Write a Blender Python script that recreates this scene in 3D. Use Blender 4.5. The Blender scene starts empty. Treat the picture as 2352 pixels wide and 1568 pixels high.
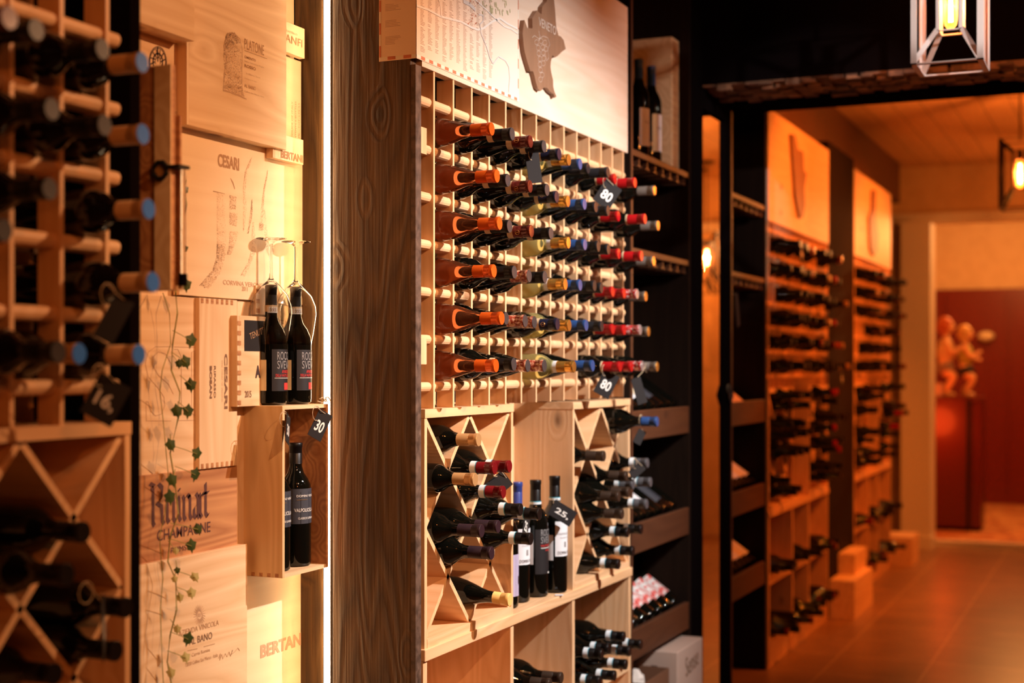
import bpy, math, random
from mathutils import Vector, Matrix, Euler
rnd = random.Random(7)
SC = bpy.context.scene
COL = SC.collection
PI = math.pi

# ------------------------------------------------------------------ camera
F = 3263.0; S_, C_ = 0.4000, 0.9165; H = 1.45; HOR = 841.0   # focal length in px, yaw, eye height, horizon row
cd = bpy.data.cameras.new('camera'); cam = bpy.data.objects.new('camera', cd); COL.objects.link(cam)
cam.location = (0, 0, H); cam.rotation_euler = (PI / 2, 0, math.atan2(S_, C_))
cd.sensor_width = 36; cd.lens = F / 2352 * 36; cd.shift_y = (HOR - 784) / 2352
cd.clip_start = .05; cd.clip_end = 60
cd.dof.use_dof = True; cd.dof.focus_distance = 3.55; cd.dof.aperture_fstop = 2.0
SC.camera = cam

# ------------------------------------------------------------------ world, exposure
w = bpy.data.worlds.new('world'); SC.world = w; w.use_nodes = True
w.node_tree.nodes['Background'].inputs[0].default_value = (1.0, .30, .08, 1)
w.node_tree.nodes['Background'].inputs[1].default_value = .02
SC.view_settings.view_transform = 'Standard'; SC.view_settings.look = 'None'
SC.view_settings.exposure = 0.0; SC.view_settings.gamma = 1.0; SC.view_settings.use_curve_mapping = False

# ------------------------------------------------------------------ lights
def light(kind, name, loc, power, color, size=.05, aim=None, spot=70, blend=.4):
    ld = bpy.data.lights.new(name, kind); lo = bpy.data.objects.new(name, ld); COL.objects.link(lo)
    lo.location = loc; ld.energy = power; ld.color = color
    if kind == 'AREA': ld.size = size
    else: ld.shadow_soft_size = size
    if kind == 'SPOT': ld.spot_size = math.radians(spot); ld.spot_blend = blend
    if aim: lo.rotation_euler = (Vector(aim) - Vector(loc)).to_track_quat('-Z', 'Y').to_euler()
    return lo
ORANGE = (1.0, .27, .05); AMBER = (1.0, .52, .25); PEACH = (1.0, .95, .94); HALL = (1.0, .17, .012); LOBBY = (1.0, .42, .12)
light('SPOT', 'ceiling_or_fill_spot', (.70, 3.70, 2.95), 690, PEACH, .022, (-1.6, 3.98, 1.22), 62, .9)
light('SPOT', 'ceiling_or_fill_spot', (.95, 4.2, 2.95), 150, PEACH, .022, (-1.72, 5.2, 1.75), 46, .8)  # added fill spot, brightens the shelves and labels of the near dark unit
light('SPOT', 'ceiling_or_fill_spot', (.40, 3.35, 2.85), 170, AMBER, .022, (-1.93, 2.35, 1.25), 64, .6)
light('SPOT', 'ceiling_or_fill_spot', (.50, 1.45, 2.90), 150, AMBER, .022, (-1.86, 2.86, 1.15), 36, .7)
light('SPOT', 'ceiling_or_fill_spot', (.5, 3.3, 2.95), 150, PEACH, .02, (-.53, 4.75, 2.62), 16, .5)  # narrow spot added only to whiten the lantern's frame bars
light('POINT', 'aisle_lamp_light', (-.35, 1.3, 2.62), 10, ORANGE, .02)
light('POINT', 'aisle_lamp_light', (.9, .3, 2.5), 42, ORANGE, .02)
light('POINT', 'aisle_lamp_light', (1.3, 2.4, 2.6), 1.2, (1, .8, .7), .010)
for q in ((1.6, 4.5, 2.8), (1.2, 1.0, 2.7), (.4, 5.2, 2.9), (1.9, 3.0, 2.6)): light('POINT', 'bottle_glint_light', q, 1.3, (1, .8, .6), .006)  # weak unseen points added so the bottles show crisp glints
light('SPOT', 'ceiling_or_fill_spot', (.2, 7.3, 2.95), 260, HALL, .04, (-1.6, 7.7, 1.7), 80, .5)
light('SPOT', 'ceiling_or_fill_spot', (.1, 9.6, 2.95), 230, HALL, .04, (-1.6, 9.8, 1.5), 80, .5)
light('SPOT', 'ceiling_or_fill_spot', (.9, 6.9, 2.95), 40, (1, .30, .06), .04, (-.6, 8.6, 0), 70, .5)
light('POINT', 'hall_lamp_light', (.6, 9.6, 2.3), 26, (1, .30, .05), .03)
light('POINT', 'lobby_lamp_light', (-.9, 13.9, 2.7), 75, LOBBY, .05)
light('POINT', 'lobby_lamp_light', (-.4, 12.4, 2.6), 22, LOBBY, .05)

# ------------------------------------------------------------------ pixel of the photo -> point on a plane of the room
def PX(px, py, x=-1.6):
    d = (px - 1176) / F; t = x / (-S_ + d * C_)
    return t * (C_ + d * S_), H + (HOR - py) / F * t
def PXY(px, py, y):
    d = (px - 1176) / F; t = y / (C_ + d * S_)
    return t * (-S_ + d * C_), H + (HOR - py) / F * t

# ------------------------------------------------------------------ materials
M = {}
def nt(name):
    m = bpy.data.materials.new(name); m.use_nodes = True
    return m, m.node_tree, m.node_tree.nodes['Principled BSDF']
def mat(name, col, rough=.5, metal=0, trans=0, ior=1.45, emit=None, es=0, coat=0, spec=.5):
    m, t, b = nt(name)
    b.inputs['Base Color'].default_value = (*col, 1); b.inputs['Roughness'].default_value = rough
    b.inputs['Metallic'].default_value = metal; b.inputs['Transmission Weight'].default_value = trans
    b.inputs['IOR'].default_value = ior; b.inputs['Coat Weight'].default_value = coat
    b.inputs['Specular IOR Level'].default_value = spec
    if emit: b.inputs['Emission Color'].default_value = (*emit, 1); b.inputs['Emission Strength'].default_value = es
    M[name] = m; return m
def speck(name, c1, c2, scale=60, rough=.5, metal=0, lo=.45, hi=.55, bump=0, coat=0):
    m, t, b = nt(name); N = t.nodes; L = t.links
    tc = N.new('ShaderNodeTexCoord'); no = N.new('ShaderNodeTexNoise'); no.inputs['Scale'].default_value = scale; no.inputs['Detail'].default_value = 5
    L.new(tc.outputs['Object'], no.inputs['Vector'])
    r = N.new('ShaderNodeValToRGB'); r.color_ramp.elements[0].position = lo; r.color_ramp.elements[1].position = hi
    r.color_ramp.elements[0].color = (*c1, 1); r.color_ramp.elements[1].color = (*c2, 1)
    L.new(no.outputs['Fac'], r.inputs[0]); L.new(r.outputs[0], b.inputs['Base Color'])
    b.inputs['Roughness'].default_value = rough; b.inputs['Metallic'].default_value = metal; b.inputs['Coat Weight'].default_value = coat
    if bump:
        bp = N.new('ShaderNodeBump'); bp.inputs['Strength'].default_value = bump; bp.inputs['Distance'].default_value = .004
        L.new(no.outputs['Fac'], bp.inputs['Height']); L.new(bp.outputs[0], b.inputs['Normal'])
    M[name] = m; return m
def wood(name, axis, light_c, dark_c, knot_c, grain=34, rough=.5, knots=True, bump=.15, seed=0.0, contrast=.5, planks=None, ns=6, fw=.55):
    """pine or stained board: growth rings stretched along the axis, knots, fine fibres"""
    m, t, b = nt(name); N = t.nodes; L = t.links
    tc = N.new('ShaderNodeTexCoord'); mp = N.new('ShaderNodeMapping'); L.new(tc.outputs['Object'], mp.inputs['Vector'])
    sc = [1.0, 1.0, 1.0]; sc['XYZ'.index(axis)] = .09
    mp.inputs['Scale'].default_value = sc; mp.inputs['Location'].default_value = (seed, seed * 1.7, seed * .6)
    n1 = N.new('ShaderNodeTexNoise'); n1.inputs['Scale'].default_value = ns; n1.inputs['Detail'].default_value = 2; L.new(mp.outputs[0], n1.inputs['Vector'])
    vo = N.new('ShaderNodeTexVoronoi'); vo.inputs['Scale'].default_value = 5.5
    mp2 = N.new('ShaderNodeMapping'); sk = [1.0, 1.0, 1.0]; sk['XYZ'.index(axis)] = .55; mp2.inputs['Scale'].default_value = sk
    mp2.inputs['Location'].default_value = (seed, seed * 1.3, seed)
    L.new(tc.outputs['Object'], mp2.inputs['Vector']); L.new(mp2.outputs[0], vo.inputs['Vector'])
    kn = N.new('ShaderNodeMapRange'); kn.inputs['From Min'].default_value = .0; kn.inputs['From Max'].default_value = .22
    kn.inputs['To Min'].default_value = 1; kn.inputs['To Max'].default_value = 0; L.new(vo.outputs['Distance'], kn.inputs['Value'])
    ad = N.new('ShaderNodeMath'); ad.operation = 'MULTIPLY_ADD'; L.new(kn.outputs[0], ad.inputs[0]); ad.inputs[1].default_value = .16 if knots else 0.0; L.new(n1.outputs['Fac'], ad.inputs[2])
    mu = N.new('ShaderNodeMath'); mu.operation = 'MULTIPLY'; L.new(ad.outputs[0], mu.inputs[0]); mu.inputs[1].default_value = grain
    fr = N.new('ShaderNodeMath'); fr.operation = 'PINGPONG'; L.new(mu.outputs[0], fr.inputs[0]); fr.inputs[1].default_value = 1.0
    mp3 = N.new('ShaderNodeMapping'); s3 = [170.0] * 3; s3['XYZ'.index(axis)] = 5; mp3.inputs['Scale'].default_value = s3; L.new(tc.outputs['Object'], mp3.inputs['Vector'])
    n2 = N.new('ShaderNodeTexNoise'); n2.inputs['Scale'].default_value = 1; n2.inputs['Detail'].default_value = 3; L.new(mp3.outputs[0], n2.inputs['Vector'])
    a2 = N.new('ShaderNodeMath'); a2.operation = 'MULTIPLY_ADD'; L.new(n2.outputs['Fac'], a2.inputs[0]); a2.inputs[1].default_value = fw; L.new(fr.outputs[0], a2.inputs[2])
    rg = N.new('ShaderNodeMapRange'); rg.inputs['From Min'].default_value = .2; rg.inputs['From Max'].default_value = .8 + fw; rg.inputs['To Max'].default_value = contrast
    L.new(a2.outputs[0], rg.inputs['Value'])
    mx = N.new('ShaderNodeMix'); mx.data_type = 'RGBA'; mx.inputs[6].default_value = (*light_c, 1); mx.inputs[7].default_value = (*dark_c, 1); L.new(rg.outputs[0], mx.inputs[0])
    k2 = N.new('ShaderNodeMapRange'); k2.inputs['From Min'].default_value = .05; k2.inputs['From Max'].default_value = .11; k2.inputs['To Min'].default_value = .8 if knots else 0; k2.inputs['To Max'].default_value = 0
    L.new(vo.outputs['Distance'], k2.inputs['Value'])
    m2 = N.new('ShaderNodeMix'); m2.data_type = 'RGBA'; L.new(k2.outputs[0], m2.inputs[0]); L.new(mx.outputs[2], m2.inputs[6]); m2.inputs[7].default_value = (*knot_c, 1)
    out = m2.outputs[2]
    if planks:
        ax, wd = planks; sx = N.new('ShaderNodeSeparateXYZ'); L.new(tc.outputs['Object'], sx.inputs[0])
        dv = N.new('ShaderNodeMath'); dv.operation = 'DIVIDE'; L.new(sx.outputs['XYZ'.index(ax)], dv.inputs[0]); dv.inputs[1].default_value = wd
        pf = N.new('ShaderNodeMath'); pf.operation = 'FRACT'; L.new(dv.outputs[0], pf.inputs[0])
        lt = N.new('ShaderNodeMath'); lt.operation = 'LESS_THAN'; L.new(pf.outputs[0], lt.inputs[0]); lt.inputs[1].default_value = .035
        m3 = N.new('ShaderNodeMix'); m3.data_type = 'RGBA'; L.new(lt.outputs[0], m3.inputs[0]); L.new(out, m3.inputs[6]); m3.inputs[7].default_value = (*[c * .35 for c in dark_c], 1); out = m3.outputs[2]
    L.new(out, b.inputs['Base Color']); b.inputs['Roughness'].default_value = rough
    if rough > .8: b.inputs['Specular IOR Level'].default_value = .08
    if bump:
        bp = N.new('ShaderNodeBump'); bp.inputs['Strength'].default_value = bump; bp.inputs['Distance'].default_value = .002
        L.new(a2.outputs[0], bp.inputs['Height']); L.new(bp.outputs[0], b.inputs['Normal'])
    M[name] = m; return m

PL, PD, PK = (.82, .51, .275), (.62, .31, .12), (.20, .08, .03)
for ax in 'XYZ':
    wood('pine_' + ax, ax, PL, PD, PK, seed=2.3)
    wood('dark_wood_' + ax, ax, (.016, .008, .0045), (.008, .004, .0025), (.01, .006, .004), grain=26, rough=.85, seed=5.1)
wood('warm_pine', 'Z', (.80, .55, .28), (.58, .33, .13), PK, grain=40, seed=8.0)
wood('pale_board', 'Y', (.84, .64, .49), (.70, .45, .28), PK, grain=22, seed=3.9, contrast=.4)
wood('crate_pine', 'Y', (.84, .58, .33), (.62, .34, .14), (.26, .10, .035), grain=26, seed=1.2, contrast=.6, bump=.05)
wood('crate_plain', 'Y', (.85, .61, .36), (.72, .46, .23), (.30, .13, .05), grain=18, seed=6.4, contrast=.35, knots=False, bump=.05)
wood('crate_red', 'Y', (.56, .26, .10), (.30, .10, .035), (.14, .05, .02), grain=60, seed=4.4, contrast=.75, bump=.1)
wood('crate_up', 'Z', (.84, .58, .33), (.62, .35, .15), (.30, .13, .05), grain=30, seed=7.7, contrast=.5)
wood('post_wood', 'Z', (.135, .066, .017), (.036, .015, .004), (.03, .015, .008), grain=30, rough=.6, bump=.5, seed=9.3, contrast=1.0, ns=7, fw=1.3)
wood('fascia_wood', 'Y', (.085, .030, .012), (.045, .016, .007), (.04, .015, .008), grain=30, seed=.7)
wood('plank_ceiling', 'Y', (.62, .40, .20), (.50, .30, .13), (.40, .22, .1), grain=14, knots=False, seed=.2, planks=('X', .17))
wood('brown_plaque', 'Z', (.30, .155, .085), (.20, .095, .05), (.14, .07, .04), grain=20, knots=False, seed=.9)
mat('ink_brown', (.20, .10, .05), .7); mat('ink_dark', (.045, .02, .015), .7); mat('ink_faint', (.52, .30, .16), .8)
mat('ink_tan', (.42, .22, .10), .8); mat('ink_white', (.85, .80, .72), .7); mat('ink_red', (.75, .04, .03), .6); mat('ink_grey', (.30, .28, .27), .6)
mat('ink_purple', (.10, .035, .025), .7); mat('etch', (.60, .47, .38), .8); mat('gold_ink', (.75, .42, .14), .3, .7)
mat('green_glass', (.003, .003, .002), .04, 0, 0, 1.5)
mat('brown_glass', (.006, .003, .002), .05, 0, 0, 1.5)
mat('rose_glass', (.62, .22, .09), .02, 0, .94, 1.36)
mat('straw_glass', (.80, .74, .30), .04, 0, .85, 1.3)
mat('clear_glass', (1, .99, .97), .0, 0, 1, 1.45)
mat('tag_card', (.026, .022, .021), .85, spec=.15); mat('twine', (.55, .40, .24), .9)
mat('cap_orange', (.74, .12, .012), .30, .45); mat('cap_black', (.006, .0045, .004), .38, spec=.35); mat('cap_charcoal', (.012, .012, .014), .38, spec=.4)
mat('cap_navy', (.010, .010, .024), .32, spec=.4); mat('cap_gold', (.82, .42, .08), .26, .85); mat('cap_blue', (.018, .055, .17), .35)
mat('cap_red', (.40, .006, .008), .3, .2); mat('cap_taupe', (.14, .115, .095), .4, .2); mat('cap_tan', (.66, .40, .20), .5)
mat('cap_matte_gold', (.62, .36, .15), .35, .5); mat('cap_wax_red', (.13, .005, .007), .25); mat('cap_purple', (.020, .009, .014), .4)
mat('cap_yellow', (.80, .50, .16), .45); mat('cap_bronze', (.045, .027, .017), .38, .3); mat('cap_grey', (.065, .062, .065), .42)
mat('cap_deep_blue', (.03,.05,.22), .35); mat('cap_silver', (.6, .58, .56), .25, .8)
mat('cap_end_blue', (.04, .20, .75), .35); mat('cap_end_grey', (.045, .04, .042), .42, .3)
speck('cap_oxblood', (.10, .014, .010), (.16, .03, .018), 90, .2, .3)
speck('cap_floral', (.30, .05, .025), (.75, .45, .28), 120, .15, .1, .48, .60, coat=.5)
speck('cap_floral_red', (.45, .02, .02), (.65, .55, .50), 140, .15, .2, .5, .62, coat=.5)
mat('strip_tan', (.62, .46, .27), .7); mat('strip_white', (.75, .78, .78), .6); mat('strip_edge', (.05, .35, .45), .6)
mat('label_white', (.78, .76, .76), .6); mat('label_cream', (.80, .66, .42), .6); mat('label_slate', (.040, .040, .050), .6)
mat('label_black', (.014, .010, .010), .6); mat('label_lilac', (.45, .38, .52), .6)
speck('label_floral', (.70, .07, .05), (.75, .72, .68), 55, .6, 0, .42, .56)
mat('paper', (.86, .66, .50), .7); mat('border_red', (.62, .20, .10), .7); mat('border_white', (.86, .76, .62), .7); mat('river', (.66, .60, .56), .7)
mat('road', (.86, .76, .66), .7); mat('print_grey', (.56, .37, .27), .8); mat('map_green', (.52, .50, .26), .8)
mat('led', (1, .8, .5), .5, emit=(1.0, .68, .38), es=28)
mat('led_profile', (.75, .72, .68), .35, .6)
mat('filament', (1, .6, .2), .5, emit=(1.0, .50, .14), es=160)
def bulb_mat():
    m, t, b = nt('bulb_glass'); N = t.nodes; L = t.links; tr = N.new('ShaderNodeBsdfTransparent'); tr.inputs[0].default_value = (1, .86, .62, 1)
    b.inputs['Base Color'].default_value = (.9, .5, .2, 1); b.inputs['Roughness'].default_value = .05; b.inputs['Emission Color'].default_value = (1, .42, .10, 1); b.inputs['Emission Strength'].default_value = 1.5
    lw = N.new('ShaderNodeLayerWeight'); lw.inputs[0].default_value = .35; mx = N.new('ShaderNodeMixShader'); L.new(lw.outputs['Facing'], mx.inputs[0]); L.new(tr.outputs[0], mx.inputs[1]); L.new(b.outputs[0], mx.inputs[2])
    L.new(mx.outputs[0], N['Material Output'].inputs[0]); M['bulb_glass'] = m
bulb_mat()
mat('lamp_metal', (.60, .50, .45), .45, .35); mat('lamp_dark', (.05, .03, .02), .4, .5)
speck('burnt_edge', (.05, .03, .02), (.16, .10, .07), 40, .5, 0, .35, .7, .6)
mat('black_frame', (.005, .003, .003), .95, spec=.0); mat('ceiling_dark', (.020, .010, .007), .8); mat('wall_dark', (.030, .016, .010), .8)
mat('wall_brown', (.16, .055, .02), .8)
speck('wall_beige', (.70, .50, .28), (.74, .54, .31), 8, .8); mat('column_cream', (.80, .77, .70), .7)
mat('mirror_glass', (.92, .90, .86), .01, 1.0)
mat('red_panel', (.16, .010, .006), .35, coat=.2); mat('cabinet_red', (.11, .006, .003), .35, coat=.3); mat('iron', (.02, .018, .017), .5, .6)
mat('skin_paint', (.85, .45, .22), .45); mat('hair_red', (.55, .12, .03), .5); mat('hair_blond', (.72, .42, .14), .5)
mat('cloth_grey', (.28, .18, .14), .7); mat('cloth_olive', (.42, .34, .06), .7); mat('cloth_dark', (.03, .02, .02), .6); mat('cloth_cream', (.75, .48, .26), .6)
mat('carton_white', (.52, .37, .29), .7); mat('carton_brown', (.16, .07, .035), .6); mat('tissue', (.75, .66, .58), .7)
speck('ivy_leaf', (.030, .055, .014), (.075, .10, .022), 30, .35, 0, .3, .7, .2); mat('ivy_pale', (.62, .55, .22), .5); mat('ivy_stem', (.30, .26, .06), .6)
# mosaic of split wood chips on the lintel, floor tiles
def cells(name, c1, c2, scale, rough, bump, stretch=(1, 1, 1)):
    m, t, b = nt(name); N = t.nodes; L = t.links
    tc = N.new('ShaderNodeTexCoord'); mp = N.new('ShaderNodeMapping'); mp.inputs['Scale'].default_value = stretch
    v = N.new('ShaderNodeTexVoronoi'); v.inputs['Scale'].default_value = scale; v.distance = 'CHEBYCHEV'
    L.new(tc.outputs['Object'], mp.inputs[0]); L.new(mp.outputs[0], v.inputs['Vector'])
    sp = N.new('ShaderNodeSeparateColor'); L.new(v.outputs['Color'], sp.inputs[0])
    mx = N.new('ShaderNodeMix'); mx.data_type = 'RGBA'; mx.inputs[6].default_value = (*c1, 1); mx.inputs[7].default_value = (*c2, 1); L.new(sp.outputs[0], mx.inputs[0])
    L.new(mx.outputs[2], b.inputs['Base Color']); b.inputs['Roughness'].default_value = rough
    bp = N.new('ShaderNodeBump'); bp.inputs['Strength'].default_value = bump; bp.inputs['Distance'].default_value = .02
    L.new(sp.outputs[1], bp.inputs['Height']); L.new(bp.outputs[0], b.inputs['Normal']); M[name] = m
cells('chip_mosaic', (.08, .035, .018), (.34, .15, .07), 16, .6, .8, (1, 2.2, 2.2))
cells('mosaic_floor', (.45, .14, .05), (.85, .50, .22), 12, .4, .1)
def tiles(name, c1, c2, grout, size):
    m, t, b = nt(name); N = t.nodes; L = t.links
    tc = N.new('ShaderNodeTexCoord'); br = N.new('ShaderNodeTexBrick'); br.offset = 0; br.inputs['Scale'].default_value = 1
    br.inputs['Brick Width'].default_value = size; br.inputs['Row Height'].default_value = size; br.inputs['Mortar Size'].default_value = .006
    br.inputs['Color1'].default_value = (*c1, 1); br.inputs['Color2'].default_value = (*c2, 1); br.inputs['Mortar'].default_value = (*grout, 1)
    L.new(tc.outputs['Object'], br.inputs['Vector']); no = N.new('ShaderNodeTexNoise'); no.inputs['Scale'].default_value = 5; no.inputs['Detail'].default_value = 4
    L.new(tc.outputs['Object'], no.inputs['Vector']); mx = N.new('ShaderNodeMix'); mx.data_type = 'RGBA'; mx.blend_type = 'MULTIPLY'; mx.inputs[0].default_value = .5
    L.new(br.outputs['Color'], mx.inputs[6]); L.new(no.outputs['Fac'], mx.inputs[7]); L.new(mx.outputs[2], b.inputs['Base Color'])
    b.inputs['Roughness'].default_value = .32; M[name] = m
tiles('floor_tiles', (.36, .20, .10), (.31, .17, .08), (.52, .33, .18), .45)

# ------------------------------------------------------------------ mesh helpers
class MB:
    def __init__(s): s.v = []; s.f = []; s.m = []
    def add(s, vs, fs, mi=0):
        o = len(s.v); s.v += [tuple(p) for p in vs]; s.f += [tuple(i + o for i in f) for f in fs]; s.m += [mi] * len(fs); return s
    def box(s, x0, x1, y0, y1, z0, z1, mi=0):
        x0, x1 = min(x0, x1), max(x0, x1); y0, y1 = min(y0, y1), max(y0, y1); z0, z1 = min(z0, z1), max(z0, z1)
        return s.add([(x0, y0, z0), (x1, y0, z0), (x1, y1, z0), (x0, y1, z0), (x0, y0, z1), (x1, y0, z1), (x1, y1, z1), (x0, y1, z1)],
                     [(0, 3, 2, 1), (4, 5, 6, 7), (0, 1, 5, 4), (1, 2, 6, 5), (2, 3, 7, 6), (3, 0, 4, 7)], mi)
    def prism(s, pts, a, b, axis='X', mi=0):
        """2-D outline (counter-clockwise) extruded between a and b along an axis; pts are (y,z) for X, (x,z) for Y, (x,y) for Z"""
        def P(p, q): return (q, p[0], p[1]) if axis == 'X' else (p[0], q, p[1]) if axis == 'Y' else (p[0], p[1], q)
        n = len(pts); vs = [P(p, a) for p in pts] + [P(p, b) for p in pts]
        return s.add(vs, [tuple(range(n - 1, -1, -1)), tuple(range(n, 2 * n))] + [(i, (i + 1) % n, n + (i + 1) % n, n + i) for i in range(n)], mi)
    def lathe(s, prof, seg=24, c=(0, 0, 0), mi=0, mis=None):
        vs = []; rows = []
        for r, z in prof:
            if r < 1e-5: rows.append([len(vs)]); vs.append((c[0], c[1], c[2] + z))
            else:
                rows.append(list(range(len(vs), len(vs) + seg)))
                vs += [(c[0] + r * math.cos(2 * PI * k / seg), c[1] + r * math.sin(2 * PI * k / seg), c[2] + z) for k in range(seg)]
        o = len(s.v); s.v += vs
        for j in range(len(rows) - 1):
            A, B = rows[j], rows[j + 1]; mm = mis[j] if mis else mi
            for k in range(seg):
                k2 = (k + 1) % seg
                if len(A) == 1 and len(B) == 1: continue
                f = (A[0], B[k2], B[k]) if len(A) == 1 else (A[k], A[k2], B[0]) if len(B) == 1 else (A[k], A[k2], B[k2], B[k])
                s.f.append(tuple(i + o for i in f)); s.m.append(mm)
        return s
    def tube(s, pts, r, seg=8, mi=0, closed=False):
        pts = [Vector(p) for p in pts]; n = len(pts); vs = []
        rr = r if isinstance(r, (list, tuple)) else [r] * n
        up = Vector((0, 0, 1))
        for i, p in enumerate(pts):
            a = pts[(i - 1) % n] if closed or i > 0 else p; b = pts[(i + 1) % n] if closed or i < n - 1 else p
            d = (b - a).normalized(); u = d.cross(up)
            if u.length < .05: u = d.cross(Vector((1, 0, 0)))
            u.normalize(); v = d.cross(u)
            vs += [p + u * (rr[i] * math.cos(2 * PI * k / seg)) + v * (rr[i] * math.sin(2 * PI * k / seg)) for k in range(seg)]
        fs = []
        for i in range(n if closed else n - 1):
            j = (i + 1) % n
            fs += [(i * seg + k, i * seg + (k + 1) % seg, j * seg + (k + 1) % seg, j * seg + k) for k in range(seg)]
        if not closed: fs += [tuple(range(seg - 1, -1, -1)), tuple(range((n - 1) * seg, n * seg))]
        return s.add(vs, fs, mi)
    def bar(s, a, b, w, h, mi=0, up=(0, 0, 1)):
        """flat bar from a to b, w across, h along up"""
        a, b = Vector(a), Vector(b); d = (b - a).normalized(); u = Vector(up); r = d.cross(u)
        if r.length < .01: r = d.cross(Vector((0, 1, 0)))
        r.normalize(); u = r.cross(d); vs = []
        for p in (a, b): vs += [p + r * (i * w / 2) + u * (j * h / 2) for i, j in ((-1, -1), (1, -1), (1, 1), (-1, 1))]
        return s.add(vs, [(0, 1, 2, 3), (7, 6, 5, 4), (0, 4, 5, 1), (1, 5, 6, 2), (2, 6, 7, 3), (3, 7, 4, 0)], mi)
    def quad(s, a, b, c, d, mi=0): return s.add([a, b, c, d], [(0, 1, 2, 3)], mi)
    def xf(s, mtx):
        s.v = [tuple(mtx @ Vector(p)) for p in s.v]; return s
    def build(s, name, mats, parent=None, smooth=False, bevel=0, loc=None, hide_base=None):
        me = bpy.data.meshes.new(name)
        off = Vector((0, 0, 0))
        if loc is not None: off = Vector(loc)
        elif parent is not None: off = parent.get('_base') and Vector(parent['_base']) or Vector((0, 0, 0))
        me.from_pydata([tuple(Vector(p) - off) for p in s.v], [], s.f)
        for x in (mats if isinstance(mats, (list, tuple)) else [mats]): me.materials.append(M[x])
        for p, mi in zip(me.polygons, s.m): p.material_index = mi; p.use_smooth = smooth
        me.update()
        if smooth:
            try: me.set_sharp_from_angle(angle=math.radians(42))
            except Exception: pass
        o = bpy.data.objects.new(name, me); COL.objects.link(o)
        if off.length > 0: o['_base'] = list(off)
        if loc is not None: o.location = loc
        if parent is not None: o.parent = parent
        if bevel:
            b = o.modifiers.new('bevel', 'BEVEL'); b.width = bevel; b.segments = 2; b.limit_method = 'ANGLE'
        return o
def tag(o, label, cat, group=None, kind=None):
    o['label'] = label; o['category'] = cat
    if group: o['group'] = group
    if kind: o['kind'] = kind
    return o
def thing(name, label, cat, loc=(0, 0, 0), group=None):
    """Empty at the thing's base; parts are given in room coordinates and stored relative to it"""
    o = bpy.data.objects.new(name, None); COL.objects.link(o); o.location = loc; o.empty_display_size = .05
    o['_base'] = list(loc); return tag(o, label, cat, group)
def struct(name, mb, mats, **k):
    o = mb.build(name, mats, **k); o['kind'] = 'structure'; return o

# ------------------------------------------------------------------ lettering
_tc = {}
def glyphs(txt, bold=0.0, sp=1.0, outline=0):
    """flat text: vertices (u,v) and faces, cap height about 0.7, starting at u=0"""
    k = (txt, bold, sp)
    if k not in _tc:
        cu = bpy.data.curves.new('t', 'FONT'); cu.body = txt; cu.size = 1; cu.offset = bold; cu.space_character = sp; cu.resolution_u = 3
        ob = bpy.data.objects.new('t', cu); COL.objects.link(ob)
        dg = bpy.context.evaluated_depsgraph_get(); me = bpy.data.meshes.new_from_object(ob.evaluated_get(dg))
        _tc[k] = ([(v.co.x, v.co.y) for v in me.vertices], [tuple(p.vertices) for p in me.polygons])
        bpy.data.objects.remove(ob); bpy.data.curves.remove(cu); bpy.data.meshes.remove(me)
    return _tc[k]
def fit(txt, width, height, bold=0.0, sp=1.0, serif=False):
    """text scaled into a width x height box with its corner at (0,0)"""
    vs, fs = glyphs(txt, bold, sp)
    xs = [v[0] for v in vs]; ys = [v[1] for v in vs]; x0, x1, y0, y1 = min(xs), max(xs), min(ys), max(ys)
    return [((u - x0) / (x1 - x0) * width, (v - y0) / (y1 - y0) * height) for u, v in vs], fs
def text_x(mb, txt, x, y0, z0, width, height, mi=0, bold=0.0, rot=0, sp=1.0):
    """text on a face that looks along +X, baseline corner at (y0,z0), rot in the face"""
    vs, fs = fit(txt, width, height, bold, sp); c, s = math.cos(rot), math.sin(rot)
    mb.add([(x, y0 + u * c - v * s, z0 + u * s + v * c) for u, v in vs], fs, mi)
def text_wrap(mb, txt, r, a0, z0, width, height, mi=0, bold=0.0):
    """text wrapped on a vertical cylinder of radius r, starting at angle a0"""
    vs, fs = fit(txt, width, height, bold)
    mb.add([(r * math.cos(a0 + u / r), r * math.sin(a0 + u / r), z0 + v) for u, v in vs], fs, mi)
def arc_patch(mb, r, a0, a1, z0, z1, mi=0, n=8):
    vs = []; 
    for k in range(n + 1):
        a = a0 + (a1 - a0) * k / n; vs += [(r * math.cos(a), r * math.sin(a), z0), (r * math.cos(a), r * math.sin(a), z1)]
    mb.add(vs, [(2 * k, 2 * k + 2, 2 * k + 3, 2 * k + 1) for k in range(n)], mi)
def nib(mb, pts, wv, x, y0, z0, s, mi=0):
    """broad-nib pen stroke along pts (u,v), nib vector wv, on a face looking along +X"""
    for (a, b), (c, d) in zip(pts[:-1], pts[1:]):
        q = [(a - wv[0], b - wv[1]), (a + wv[0], b + wv[1]), (c + wv[0], d + wv[1]), (c - wv[0], d - wv[1])]
        mb.add([(x, y0 + u * s[0], z0 + v * s[1]) for u, v in q], [(0, 1, 2, 3)], mi)

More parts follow.
